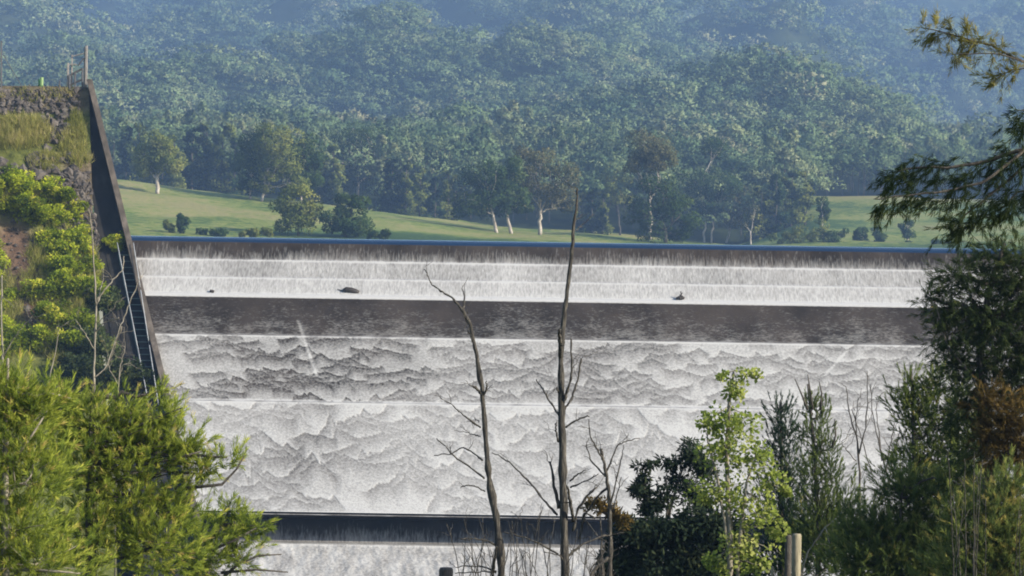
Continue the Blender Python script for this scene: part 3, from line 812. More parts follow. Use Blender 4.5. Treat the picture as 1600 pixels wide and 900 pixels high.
field_tree('gum_tree', 'very tall brownish gum crown rising behind the dense green tree', 1016, 372, [(1012, 232, 32, 22), (1030, 248, 24, 20), (992, 256, 18, 18)], 212, 'gum_brown', .4, Y=650, limbs=1.5)
field_tree('dense_tree', 'dense dark green tree with foliage down to the crest line', 1040, 379, [(1034, 296, 34, 26), (1010, 336, 30, 28), (1062, 338, 28, 30), (1042, 366, 38, 14)], 213, 'gum_dark', .5, nclump=56, bark='bark_dark')
field_tree('gum_tree', 'tallest thin gum of the right clump with small brown tuft and bare white limb', 1100, 380, [(1112, 232, 22, 15), (1100, 290, 26, 24), (1102, 322, 20, 18)], 214, 'gum_dark', .32, limbs=1.5)
field_tree('gum_tree', 'straight white-trunked gum in the middle of the right clump', 1111, 380, [(1130, 288, 26, 24), (1120, 315, 18, 16)], 215, 'gum_dark', .3, nclump=34)
field_tree('gum_tree', 'gum with white bent limb at the right edge of the right clump', 1135, 380, [(1150, 312, 28, 24), (1138, 340, 22, 14), (1162, 335, 16, 14)], 216, 'gum_brown', .34, nclump=26, lean=(3, 0))
field_tree('gum_tree', 'thin white-barked gum with twisted limbs and hardly any leaves', 1173, 382, [(1180, 330, 16, 18), (1164, 348, 12, 10)], 217, 'gum_brown', .26, nclump=7, nleaf=60, limbs=1.5)
# right-hand meadow
for i, (x, by, L, sd, lab) in enumerate([
        (1285, 346, [(1285, 320, 9, 11), (1285, 334, 12, 9)], 221, 'small cone-shaped dark tree at the left end of the right meadow'),
        (1345, 382, [(1345, 368, 9, 12)], 222, 'little round bush-like tree on the right meadow left of the paired trees'),
        (1374, 384, [(1372, 366, 11, 15), (1380, 374, 9, 9)], 223, 'squat paired tree mid right meadow by the crest'),
        (1418, 386, [(1418, 352, 9, 14), (1419, 370, 10, 14)], 224, 'narrow column-shaped tree on the right meadow by the crest')]):
    field_tree('meadow_tree', lab, x, by, L, sd, 'gum_dark', .2, nclump=16, nleaf=110, leaf=.5, group='small trees on the right meadow', Y=700)
rngb = np.random.default_rng(15)
for i, (x, y, rx, ry, lab) in enumerate([
        (285, 366, 12, 18, 'dark upright shrub on the shaded pasture near the left wall'), (268, 366, 8, 14, 'pale narrow shrub left of the dark upright shrub'),
        (330, 369, 22, 8, 'low scrubby thicket along the lake shore near the left wall'), (400, 370, 26, 7, 'long low thicket along the shore before the round tree'),
        (590, 374, 14, 8, 'small low shrub right of the dark dense tree'),
        (1262, 385, 26, 30, 'bushy dark thicket at the left foot of the right meadow'), (1300, 385, 26, 24, 'rounded dark thicket right of the bushy thicket by the crest'),
        (1225, 384, 22, 14, 'low green thicket between the white-barked gum and the dark thickets'), (1465, 388, 22, 8, 'low scrub on the right meadow under the dark overhanging branch'), (1510, 389, 24, 7, 'low scrub on the right meadow next to the big dark tree')]):
    Y = 530 if x < 700 else 690
    C, R = lobes_px([(x + rngb.uniform(-1, 1) * rx, y - ry * rngb.uniform(.3, 1.3), rx * rngb.uniform(.2, .5), ry * rngb.uniform(.3, .6)) for _ in range(7)], Y, .9)
    b = at(x, y, Y)
    mbx, _ = clump_crown(C, R, rngb, 26, 80, .42, .26, (.4, .8))
    o = mbx.build('thicket', M['gum_leaf'] if i % 2 else M['gum_dark'], loc=b); tag(o, lab, 'shrub', 'shrubs along the lake shore')

# forest-edge trees behind the pasture: copies of six trees
pr = []
rng = np.random.default_rng(31)
EDGE = [(196, 300, 95), (216, 292, 100), (272, 300, 88), (300, 296, 105), (322, 300, 112), (346, 300, 118), (366, 304, 100), (500, 322, 92), (520, 318, 100), (612, 336, 96), (634, 336, 90),
        (656, 340, 78), (680, 346, 76), (700, 348, 84), (905, 366, 72), (925, 366, 84), (942, 366, 76), (1190, 372, 86), (1212, 372, 96), (1236, 372, 90), (1258, 372, 84)]
for i, (x, by, hp) in enumerate(EDGE):
    Y = 795 + rng.uniform(-10, 15); p = at(x, by, Y); p[2] = far_h(p[0:1], np.array([Y]))[0] - .2
    k = i % 6; hm = hp / F * Y
    lab = ('slim forest-edge tree behind the pasture on the left, in the row nearest the grass' if x < 720 else 'slim forest-edge tree right of the brownish gum, at the foot of the hill')
    if i < 6:
        r = thing('edge_tree', lab, 'tree', p, 'trees along the forest edge')
        n = 7; z = np.linspace(.12, .92, n)
        wr = (.30 if k % 2 else .22)
        C = np.stack([rng.normal(0, .05, n), rng.normal(0, .05, n), z], 1) * 16
        R = np.stack([wr * (1.15 - z) ** .8, wr * (1.15 - z) ** .8, np.full(n, .10)], 1) * 16
        fb, cen = clump_crown(C, R, rng, 34, 80, .75, .45, (.3, .5))
        tb = MB(); limb(tb, (0, 0, 0), (0, 0, 14), .3, .08, rng, .02, 8, 6)
        for q in cen[::2]: limb(tb, (0, 0, max(q[2] - 1.5, 1)), q, .07, .03, rng, .05, 4, 4)
        a = tb.build('trunk', M['bark_dark'], None, loc=(0, 0, 0)); b = fb.build('crown', M['gum_leaf' if k % 3 else 'gum_dark'], None, loc=(0, 0, 0))
        a.parent = r; b.parent = r; pr.append(r)
    else:
        r = pr[k].copy(); COL.objects.link(r); r.location = p; tag(r, lab)
        for ch in pr[k].children:
            c = ch.copy(); COL.objects.link(c); c.parent = r
    s = hm / 16; r.scale = (s, s, s); r.rotation_euler = (0, 0, rng.uniform(0, 6.28))

# ================================================================== things on the dam
def bar(mb, a, b, w, mat=0):
    mb.tube([a, b], [w / 2, w / 2], 4, mat)
# stairs beside the wall
root = None
NVEC = np.array([0, -.72, .69])
def stair_pt(px, py, out): return at(px, py, np.interp(py, WPYS, WYS)) + NVEC * out
root = thing('stairway', 'steep steel stairway with pale handrails beside the left wall', 'stairs', stair_pt(238, 655, 0))
xl_ = lambda y: 186 + (y - 400) * .195; xr_ = lambda y: 211 + (y - 400) * .155
for i in range(26):
    y = 402 + i * 9.7
    mb = MB(); a, b = stair_pt(xl_(y), y, .22), stair_pt(xr_(y), y, .22); c = (a + b) / 2
    mb.box(c, (np.linalg.norm(b - a), .26, .045), bev=.02); mb.build('tread', M['tread'], root)
for f_, nm in ((xl_, 'stringer'), (xr_, 'stringer')):
    mb = MB(); ys = np.linspace(398, 655, 8); P = np.array([stair_pt(f_(y), y, .12) for y in ys]); mb.tube(P, .06, 4); mb.build('stringer', M['tread'], root)
for f_, segs in ((xl_, ((396, 470), (468, 560), (556, 640))), (xr_, ((396, 462), (470, 545), (556, 640)))):
    for a, b in segs:
        mb = MB(); dx = 0
        ys = np.linspace(a, b, 5)
        P = np.array([stair_pt(f_(y), y, 1.05) for y in ys]); mb.tube(P, .032, 5)
        P2 = np.array([stair_pt(f_(y), y, .62) for y in ys]); mb.tube(P2, .022, 5)
        for y in ys[::2]: mb.tube([stair_pt(f_(y), y, .12), stair_pt(f_(y), y, 1.05)], .026, 5)
        mb.build('handrail', M['galv'], root, smooth=True)

# gate-like fence on the crest above the wall
def cr_pt(px, py): return at(px, py, 206.0)
root = thing('gate', 'weathered timber and steel gate frame standing at the top of the left wall', 'gate', cr_pt(122, 139))
for px_, top_, w in ((136.5, 72, .15), (133.5, 74, .10), (108, 99, .13), (113.5, 86, .10)):
    mb = MB(); mb.box((cr_pt(px_, 0)[0], 206.0 + (.15 if w < .11 else 0), (cr_pt(px_, top_)[2] + cr_pt(px_, 140)[2]) / 2), (w, w, cr_pt(px_, top_)[2] - cr_pt(px_, 141)[2]), bev=.01); mb.build('post', M['gate_wood'], root)
for (x0, y0, x1, y1, mt, w) in ((108, 101, 120, 101, 'gate_wood', .10), (113, 88, 136, 82, 'gate_wood', .08), (122, 103, 130, 92, 'gate_dark', .1), (128, 92, 136, 91, 'gate_dark', .09)):
    mb = MB(); bar(mb, cr_pt(x0, y0), cr_pt(x1, y1), w); mb.build('rail', M[mt], root)
mb = MB()
for (x0, y0, x1, y1) in ((109.5, 118, 129, 108), (108, 134, 130, 124), (109.5, 118, 109.5, 139), (118, 114, 118, 139), (129.5, 107, 129.5, 139)): bar(mb, cr_pt(x0, y0) + [0, -.2, 0], cr_pt(x1, y1) + [0, -.2, 0], .16)
mb.build('gate_leaf', M['gate_dark'], root)
# bin, stub posts, leaning pole
root = thing('litter_bin', 'small green drum standing on the embankment top left of the gate', 'bin', cr_pt(64, 138))
mb = MB(); c = cr_pt(63.5, 138); mb.tube([c, c + [0, 0, .3], c + [0, 0, .66]], [.17, .18, .19], 14); mb.build('drum', M['bin_green'], root, smooth=True)
mb = MB(); mb.tube([c + [.06, -.05, .2], c + [.08, -.08, .78]], [.13, .13], 12); mb.build('liner', M['bin_lid'], root)
for x, y0, lb in ((93, 126, 'short dark stub post on the embankment top between drum and gate'), (46, 132, 'very short stub post left of the green drum')):
    mb = MB(); c = cr_pt(x, 139); mb.tube([c - [0, 0, .1], c + [0, 0, (139 - y0) / F * 206]], [.07, .06], 7); tag(mb.build('stub_post', M['gate_dark'], loc=c), lb, 'post')
root = thing('utility_pole', 'thin dark pole with a slanting stay at the far left of the embankment top', 'pole', cr_pt(2, 140))
mb = MB(); bar(mb, cr_pt(2, 141), cr_pt(2, 64), .14); mb.build('pole', M['gate_dark'], root)
mb = MB(); bar(mb, cr_pt(4, 84), cr_pt(36, 138), .05); mb.build('stay', M['gate_dark'], root)

# driftwood caught on the ledge
def led(px, py): 
    return at(px, py, 196.45)
rng = np.random.default_rng(40)
c = led(549, 457)
mb = MB(); P = np.array([led(537, 454.5), led(541, 452.8), led(549, 453.6), (led(556, 455.8)), led(561, 457.6)]) + [0, -.1, 0]
mb.tube(P, [.15, .2, .2, .19, .15], 9); limb(mb, P[0], P[0] + [-.45, .1, .12], .05, .02, rng); 
tag(mb.build('driftwood_log', M['log'], loc=c, smooth=True), 'dark driftwood log lying on the white ledge left of the dead trees', 'log')
c = led(1063, 468); mb = MB()
for a, b, r_ in (((1056, 467), (1064, 461), .1), ((1064, 468), (1063, 455), .07), ((1068, 467), (1062, 460), .1), ((1060, 466), (1069, 465), .12), ((1063, 461), (1066, 457), .04)):
    limb(mb, led(*a) + [0, -.4, 0], led(*b) + [0, -.4, 0], r_, r_ * .5, rng, .1, 5, 6)
tag(mb.build('driftwood_stump', M['log'], loc=c, smooth=True), 'dark spiky driftwood stump stuck on the white ledge right of the dead trees', 'stump')
c = led(332, 456); mb = MB(); limb(mb, led(329, 454.5) + [0, -.35, 0], led(335, 456) + [0, -.35, 0], .1, .12, rng, .1, 5, 7)
tag(mb.build('driftwood_block', M['log'], loc=c, smooth=True), 'tiny dark wood block on the ledge near the left wall', 'wood')

# ================================================================== foreground
# ---- dead trees
gz = lambda Y: 450 + 5.6 / 45 * F   # picture row of the ground there (below the frame)
bare_tree('dead_tree', 'leafless dead tree with a crooked double-tipped top, left of the tallest one', 'dead tree', 45, [
    ([(790, 1010), (785, 900), (776, 810), (764, 745), (758, 680), (753, 605), (744, 550), (735, 510), (722, 482)], 13, 4.5),
    ([(722, 482), (708, 466), (690, 456), (676, 445), (668, 430), (663, 420)], 3.5, 1.2), ([(724, 484), (726, 466), (722, 450)], 3.5, 1.5),
    ([(752, 615), (744, 606), (737, 603)], 4.5, 2), ([(755, 620), (761, 606), (760, 596)], 3.5, 1.5),
    ([(751, 668), (735, 657), (718, 644), (706, 632), (694, 627)], 3, 1.2), ([(754, 720), (740, 708), (722, 698), (705, 710), (678, 711)], 3, 1.2),
    ([(757, 748), (738, 733), (712, 714), (694, 697), (682, 685)], 3.6, 1.4), ([(758, 768), (744, 760), (732, 758), (719, 763)], 2.4, 1.2),
    ([(751, 682), (740, 679), (728, 675)], 2, 1), ([(748, 660), (741, 652)], 2, 1), ([(732, 520), (734, 505), (731, 492)], 2, 1),
    ([(778, 852), (760, 845), (742, 841), (720, 842)], 3.4, 2), ([(775, 893), (758, 886), (735, 884), (712, 886)], 3, 1.4), ([(775, 895), (752, 893), (712, 896)], 2.6, 1.4),
    ([(770, 905), (772, 880), (776, 855)], 5, 3)], 301, M['bark_dead'], twigs=2, twig_len=.26)
bare_tree('dead_tree', 'tallest leafless dead tree with a straight grey trunk and needle-thin tip', 'dead tree', 45, [
    ([(884, 1010), (883, 900), (881, 800), (879, 720), (878, 640), (876, 560), (881, 500), (886, 455), (893, 400), (897, 350), (902, 312), (902, 295)], 15, 2.2),
    ([(876, 560), (875, 535), (874, 515)], 7, 4.5), ([(878, 640), (887, 610), (893, 580), (893, 530)], 5, 2.6), ([(882, 640), (895, 620), (903, 590), (908, 560)], 4, 2.5),
    ([(874, 650), (862, 632), (848, 608), (838, 594)], 3.5, 1.8), ([(884, 668), (900, 657), (916, 650), (921, 651)], 3.5, 1.6), ([(873, 614), (870, 606)], 3, 2),
    ([(871, 805), (850, 782), (820, 745), (795, 722), (768, 706)], 4, 1.6), ([(873, 795), (866, 760), (861, 726), (858, 722)], 5.5, 3), ([(890, 752), (905, 740), (913, 735)], 3, 1.5),
    ([(891, 762), (915, 752), (936, 740)], 3, 1.6), ([(886, 870), (910, 850), (940, 838), (955, 836)], 4, 2), ([(872, 866), (845, 850), (815, 838), (785, 831)], 3.4, 1.6),
    ([(895, 830), (903, 795), (918, 775), (932, 762)], 5, 3), ([(900, 360), (908, 352)], 1.4, .8), ([(872, 690), (868, 672), (869, 660)], 3, 2), ([(896, 815), (890, 780), (887, 760)], 6, 3),
    ([(884, 880), (874, 868), (850, 862)], 2.5, 1.2)], 302, M['bark_dead'], twigs=2, twig_len=.26)
bare_tree('dead_tree', 'shorter dead sapling with upswept forked limbs right of the tallest dead tree', 'dead tree', 46, [
    ([(955, 1005), (953, 900), (953, 830), (953, 780), (948, 745), (942, 715), (940, 700)], 8, 4),
    ([(941, 718), (932, 700), (922, 680), (920, 655)], 3.4, 1.2), ([(944, 742), (925, 722), (915, 695), (920, 685)], 3, 1.2), ([(945, 745), (955, 720), (965, 695), (978, 690), (998, 685)], 3.4, 1.2),
    ([(953, 790), (962, 755), (970, 720), (975, 695)], 3, 1.2), ([(957, 800), (965, 770), (970, 745)], 2.4, 1.2), ([(930, 810), (912, 800), (905, 860)], 3, 2),
    ([(950, 760), (928, 782), (912, 810), (904, 842)], 4, 2.4), ([(952, 870), (930, 888), (915, 915)], 6, 4), ([(954, 850), (935, 840), (918, 815)], 3, 1.4)], 303, M['bark_dead'], twigs=2, twig_len=.3)
for i, (x, h, sd, lb) in enumerate([(748, 800, 311, 'tangle of thin dead twigs left of the crooked dead tree foot'), (832, 800, 312, 'tangle of thin dead twigs between the two big dead trunks'), (915, 830, 313, 'tangle of dead twigs between tallest dead tree and dead sapling')]):
    r = np.random.default_rng(sd); st = []
    for k in range(15):
        a = x + r.uniform(-38, 38); e = a + r.uniform(-45, 45); t_ = h + r.uniform(-5, 70)
        st.append(([(a, 985), (a + (e - a) * .25, 930), (a + (e - a) * .6, t_ + (930 - t_) * .4), (e, t_)], 2.0, .8))
    bare_tree('dead_brush', lb, 'dead brush', 44.5, st, sd, M['bark_dead'], twigs=2, twig_len=.3)

# ---- fence posts
def post(x, ytop, Y, r, lb, mat='post_wood', sq=False):
    c = at(x, ytop, Y); b = c.copy(); b[2] = near_g(b[0:1], np.array([Y]))[0] - .2
    mb = MB()
    if sq: mb.box((c + b) / 2, (2 * r, 2 * r, c[2] - b[2]), rz=.5, bev=.015)
    else:
        L = c[2] - b[2]
        mb.tube([b, b + [0, 0, L * .5], c - [0, 0, .03], c], [r * 1.04, r, r * .98, r * .85], 12)
    o = mb.build('fence_post', M[mat], loc=(b[0], b[1], b[2] + .2), smooth=True); tag(o, lb, 'post')
post(1245, 834, 45, .075, 'pale sunlit round timber post below the bright leafy sapling')
post(1232, 836, 45.7, .055, 'dark narrow upright just left of the pale timber post', 'bark_dark')  # narrow dark upright beside the pale one
post(697, 887, 40, .1, 'dark round-topped stump post at the bottom left of the dead trees', 'bark_dark')
post(1207, 885, 39, .02, 'thin pale stake at the bottom left of the pale timber post')

# ---- left: bright feathery trees
SPB = dict(L=.20, n=28, nl=.085, nw=.0085, spread=.5, tint=.5, tsd=.2, tipgain=.4)
needle_tree('feathery_tree', 'bright green feathery pine-like tree nearest the wall, branches reaching over the water', 'tree', 34, [(143, 990), (142, 880), (140, 760), (142, 680), (146, 600)],
    [(145, 655, 56, 38), (205, 645, 32, 24), (95, 660, 50, 45), (190, 690, 60, 45), (245, 700, 50, 45), (285, 690, 30, 28), (255, 655, 26, 24), (140, 730, 70, 50), (215, 770, 65, 45), (320, 725, 30, 18), (355, 715, 26, 14), (300, 700, 18, 16), (250, 850, 70, 50), (150, 830, 80, 60), (310, 740, 24, 20), (250, 610, 14, 14), (265, 800, 36, 36)],
    401, 14, M['needle_bright'], M['bark_dark'], SPB, bias=(.1, -.1, .7), r0=.085,
    branch_px=[[(142, 780), (165, 760), (200, 742), (230, 735)], [(200, 672), (240, 655), (285, 637)], [(213, 727), (260, 720), (315, 705)], [(290, 763), (347, 757), (370, 733), (382, 712)], [(142, 850), (205, 845), (265, 848)]])
needle_tree('feathery_tree', 'bright feathery tree at the left border with a pale trunk', 'tree', 31, [(6, 1010), (8, 880), (8, 760), (10, 650), (12, 560)],
    [(20, 618, 40, 34), (50, 640, 46, 36), (-30, 620, 50, 60), (15, 680, 60, 45), (50, 740, 60, 50), (-30, 750, 50, 60), (30, 820, 70, 50), (60, 880, 70, 50), (-20, 880, 60, 60), (96, 618, 22, 18)],
    402, 13, M['needle_bright'], M['bark_pale'], dict(SPB, tint=.48), bias=(.05, -.1, .7), r0=.06,
    branch_px=[[(35, 890), (90, 893), (125, 896)], [(20, 720), (50, 680), (75, 640)]])
needle_tree('feathery_tree', 'low feathery tree at bottom left spreading in front of the dark ledge of water', 'tree', 38, [(312, 1020), (318, 930), (330, 870), (345, 820)],
    [(335, 830, 42, 30), (385, 820, 30, 22), (360, 800, 18, 16), (320, 870, 50, 34), (375, 868, 36, 24), (285, 880, 46, 36), (405, 822, 14, 12)],
    403, 15, M['needle_bright'], M['bark_dark'], dict(SPB, tint=.42), bias=(.25, -.1, .55), r0=.05,
    branch_px=[[(350, 900), (375, 880), (405, 868), (440, 866)], [(345, 895), (400, 890), (450, 894)], [(330, 860), (365, 845), (400, 825)]])
# ---- left: bare pale saplings before the bank
bare_tree('bare_sapling', 'slim pale leafless sapling with forked limbs before the steel stairs', 'bare sapling', 70, [
    ([(147, 1000), (147, 640), (148, 560), (150, 480), (148, 440), (146, 400), (142, 350), (138, 325)], 4.6, 1.2),
    ([(150, 478), (162, 455), (180, 435), (192, 420), (194, 400)], 2.6, 1.2), ([(148, 520), (160, 505), (175, 500), (186, 496)], 2, 1), ([(152, 470), (158, 450), (162, 430)], 1.8, .8), ([(147, 545), (135, 525), (125, 510), (118, 500)], 2.2, .9),
    ([(148, 590), (165, 575), (185, 520), (196, 490), (210, 455), (222, 430)], 2.4, 1.0), ([(190, 510), (178, 545), (165, 580)], 2, 1), ([(152, 505), (168, 490), (180, 478)], 1.4, .7)], 321, M['bark_pale'], twigs=2, twig_len=.6)
bare_tree('bare_sapling', 'short pale twiggy sapling over the feathery trees right of the tall bare sapling', 'bare sapling', 68, [
    ([(180, 900), (182, 640), (188, 570), (196, 545)], 2.6, 1.0), ([(186, 590), (192, 570), (205, 568)], 1.4, .7), ([(184, 600), (172, 580), (168, 560)], 1.4, .7)], 322, M['bark_pale'], twigs=2, twig_len=.5)
bare_tree('bare_sapling', 'pale bare trunk rising at the far left border above the feathery trees', 'bare sapling', 66, [
    ([(3, 1000), (4, 640), (3, 560), (2, 480), (4, 430)], 4.2, 2.0), ([(4, 560), (20, 530), (36, 510), (50, 495)], 1.8, .8), ([(66, 640), (80, 580), (90, 530), (92, 515)], 2.0, .8)], 323, M['bark_pale'], twigs=2, twig_len=.6)

# ---- centre right: dark leafy shrub and bright sapling
def leafy(name, label, cat, Y, stems, lobes, seed, mat, bark, nclump, nleaf, leaf, group=None, crad=(.3, .5), ratio=.7, tsd=.18):
    r = np.random.default_rng(seed)
    b = at(stems[0][0][0][0], stems[0][0][0][1], Y)
    root = thing(name, label, cat, b, group); tb = MB()
    tips = []
    for pl, ra, rb in stems:
        pl = np.array(pl, float); k = len(pl) * 3; s = np.linspace(0, len(pl) - 1, k)
        P = at(np.interp(s, np.arange(len(pl)), pl[:, 0]), np.interp(s, np.arange(len(pl)), pl[:, 1]), Y) + r.normal(size=(k, 3)) * .008
        tb.tube(P, np.linspace(ra, rb, k) / F * Y, 6); tips.append(P)
    allp = np.concatenate(tips)
    C, R = lobes_px(lobes, Y, .8)
    fb, cen = clump_crown(C, R, r, nclump, nleaf, leaf, leaf * ratio, crad, .15, tsd)
    for q in cen[::2]:
        j = np.argmin(np.linalg.norm(allp - q + np.array([0, 0, -.15]), axis=1)); limb(tb, allp[j], q, .008, .003, r, .08, 4, 4)
    tb.build('trunk', bark, root, smooth=True); fb.build('crown', mat, root)
    return root
leafy('leafy_sapling', 'bright yellow-green broad-leaved sapling standing above the pale timber post', 'tree', 42,
    [([(1140, 1000), (1142, 900), (1138, 800), (1135, 700), (1140, 620), (1148, 580)], 6, 1.5), ([(1150, 990), (1155, 850), (1165, 760), (1180, 720)], 4, 1.2), ([(1142, 880), (1130, 800), (1115, 720), (1105, 680)], 3, 1.2)],
    [(1150, 600, 26, 26), (1172, 582, 20, 8), (1132, 592, 12, 10), (1128, 655, 40, 24), (1160, 668, 42, 30), (1100, 662, 18, 14), (1125, 715, 44, 32), (1175, 720, 40, 30), (1110, 765, 34, 26), (1160, 775, 44, 34), (1205, 752, 22, 20), (1232, 768, 12, 8), (1195, 810, 34, 30), (1150, 840, 36, 30), (1215, 828, 18, 16), (1135, 885, 34, 30), (1190, 870, 26, 22)],
    411, M['poplar'], M['bark_pale'], 125, 34, .064, crad=(.35, .7), ratio=.85)
leafy('dark_pine', 'dark blue-green open shrubby pine left of the bright leafy sapling', 'tree', 54,
    [([(1010, 990), (1030, 880), (1045, 800), (1040, 745)], 4, 1.4), ([(1045, 810), (1060, 750), (1075, 715)], 2.4, 1), ([(1030, 870), (1010, 800), (1005, 740)], 2.4, 1)],
    [(1008, 727, 20, 12), (1045, 722, 22, 14), (1082, 716, 28, 30), (1015, 765, 28, 22), (1055, 768, 34, 26), (1098, 740, 24, 26), (1030, 795, 32, 16), (1090, 780, 26, 24), (1000, 745, 14, 12)],
    412, M['bush_shaded'], M['bark_dark'], 90, 60, .12, ratio=.3, crad=(.3, .55))
leafy('dark_bush', 'wide bush, its shade put into nearly black leaves, filling the bottom behind the dead sapling and bright sapling', 'bush', 52,
    [([(1050, 1000), (1050, 900), (1045, 850)], 5, 2)],
    [(985, 850, 40, 42), (1040, 840, 48, 44), (1090, 840, 40, 50), (960, 890, 30, 40), (1020, 890, 60, 44), (1090, 900, 60, 44), (1130, 850, 40, 60), (1160, 890, 40, 50)],
    413, M['bush_shaded'], M['bark_dark'], 170, 90, .13, ratio=.4, crad=(.35, .6))
leafy('dying_shrub', 'brown and olive withered tuft of foliage on the dead sapling side', 'shrub', 47,
    [([(945, 1000), (940, 880), (938, 800)], 3, 1)], [(934, 788, 18, 14), (956, 800, 18, 16), (975, 812, 20, 18), (920, 792, 10, 8)],
    414, M['needle_rust'], M['bark_dark'], 26, 40, .09, ratio=.35)

# ---- right: upright dark conifers and bare whips
UPN = dict(L=.19, n=26, nl=.07, nw=.0095, spread=.35, tint=.45, tsd=.18, tipgain=.2)
needle_tree('cypress', 'dark blue-green upright conifer with ragged pointed top right of the bright sapling', 'tree', 50, [(1222, 1000), (1222, 850), (1221, 720), (1220, 625)],
    [(1219, 640, 20, 22), (1230, 672, 22, 28), (1216, 690, 20, 26), (1232, 722, 26, 32), (1220, 760, 30, 36), (1240, 800, 34, 40), (1225, 850, 40, 40), (1215, 800, 26, 40), (1245, 850, 40, 50), (1215, 890, 40, 40)],
    421, 26, M['cypress'], M['bark_dark'], UPN, bias=(0, 0, 1.3), r0=.06)
needle_tree('cypress', 'taller olive-tinged upright conifer with bare whips at its top', 'tree', 49, [(1280, 1000), (1278, 850), (1274, 720), (1262, 600)],
    [(1268, 632, 14, 18), (1282, 650, 16, 24), (1272, 680, 24, 28), (1292, 702, 18, 24), (1270, 730, 30, 34), (1300, 740, 22, 28), (1282, 785, 40, 40), (1300, 840, 44, 44), (1265, 850, 40, 40), (1318, 790, 22, 34), (1300, 880, 60, 40), (1330, 850, 40, 50), (1290, 815, 50, 40)],
    422, 24, M['needle_mid'], M['bark_dark'], dict(UPN, tint=.38), bias=(0, 0, 1.2), r0=.06,
    branch_px=[[(1262, 640), (1252, 615), (1242, 592)], [(1270, 640), (1266, 610), (1262, 585)], [(1282, 640), (1284, 615), (1280, 596)], [(1300, 700), (1306, 680), (1304, 655)]])
bare_tree('bare_whips', 'dark leafless many-stemmed sapling standing against the white water on the right', 'bare sapling', 51, [
    ([(1345, 1000), (1345, 850), (1343, 750), (1340, 690), (1328, 650), (1322, 605)], 4.5, 1.4),
    ([(1342, 710), (1352, 670), (1356, 620), (1355, 580)], 2.6, 1), ([(1340, 700), (1336, 660), (1342, 620)], 2, .9), ([(1362, 740), (1345, 680), (1330, 640)], 2, 1),
    ([(1390, 760), (1375, 700), (1362, 640), (1360, 600)], 2.6, 1), ([(1385, 740), (1392, 690), (1398, 660)], 2.4, 1), ([(1378, 720), (1372, 670), (1368, 625)], 2.2, .9), ([(1350, 990), (1375, 850), (1388, 760), (1396, 705), (1408, 672)], 3, 1.2),
    ([(1338, 720), (1320, 700), (1314, 690)], 1.6, .8)], 423, M['bark_dark'], twigs=3, twig_len=.35)

# ---- right: big she-oak, shade put into its dark needles
DRP = dict(L=.20, n=26, nl=.085, nw=.0085, spread=.55, tint=.42, tsd=.17, tipgain=.15)
needle_tree('she_oak', 'big dark drooping tree at the right border covering the end of the dam', 'tree', 37, [(1545, 1050), (1548, 880), (1545, 760), (1535, 640), (1530, 560), (1545, 450), (1570, 380)],
    [(1565, 410, 46, 38), (1600, 440, 60, 60), (1495, 430, 34, 24), (1450, 465, 20, 14), (1475, 480, 26, 30), (1520, 470, 46, 46), (1560, 500, 56, 50), (1490, 520, 38, 32), (1610, 540, 60, 60), (1540, 560, 48, 40), (1485, 570, 30, 24), (1590, 600, 50, 44), (1640, 480, 50, 80), (1650, 620, 50, 80), (1510, 610, 26, 22), (1500, 640, 36, 34), (1600, 690, 60, 50), (1530, 700, 40, 40)],
    431, 18, M['needle_shaded'], M['bark_dark'], DRP, bias=(-.1, 0, -.1), r0=.1,
    branch_px=[[(1545, 650), (1540, 600), (1530, 560)], [(1540, 640), (1520, 590), (1480, 540), (1460, 470)]])
needle_tree('rusty_tree', 'tree with rust-brown dying foliage under the big dark tree at the right', 'tree', 36.2, [(1575, 1050), (1572, 880), (1570, 760), (1565, 640)],
    [(1560, 640, 40, 30), (1600, 660, 40, 40), (1545, 680, 30, 24), (1590, 710, 40, 30), (1540, 620, 24, 20), (1585, 690, 40, 34)],
    432, 15, M['needle_rust'], M['bark_dark'], dict(DRP, tint=.4), bias=(0, 0, -.1), r0=.06)
needle_tree('conifer', 'dark green conifer with a sunlit yellowish spine below the big dark tree', 'tree', 40, [(1432, 1040), (1432, 850), (1428, 700), (1424, 580)],
    [(1425, 600, 20, 24), (1410, 625, 22, 22), (1442, 632, 28, 34), (1465, 600, 26, 28), (1425, 665, 26, 34), (1465, 665, 40, 40), (1500, 650, 30, 40), (1440, 710, 40, 36), (1490, 705, 40, 36), (1420, 750, 40, 44), (1470, 760, 50, 44), (1520, 720, 40, 50), (1540, 770, 40, 50)],
    433, 20, M['needle_mid'], M['bark_dark'], dict(UPN, tint=.42, tsd=.25), bias=(0, 0, .9), r0=.06)
needle_tree('wattle_bush', 'soft green wispy bush low at right in front of the bare whips', 'bush', 38, [(1400, 1040), (1402, 920), (1405, 840), (1410, 760)],
    [(1395, 760, 30, 30), (1430, 775, 44, 34), (1470, 770, 40, 36), (1385, 820, 40, 36), (1440, 830, 50, 40), (1400, 880, 56, 40), (1470, 880, 50, 40), (1350, 880, 46, 46), (1510, 750, 40, 34), (1330, 840, 26, 40), (1360, 840, 40, 50), (1420, 850, 60, 60), (1480, 830, 60, 60), (1390, 890, 80, 40), (1460, 895, 80, 40)],
    434, 15, M['needle_mid'], M['bark_dark'], dict(SPB, tint=.42), bias=(0, -.05, .8), r0=.05)
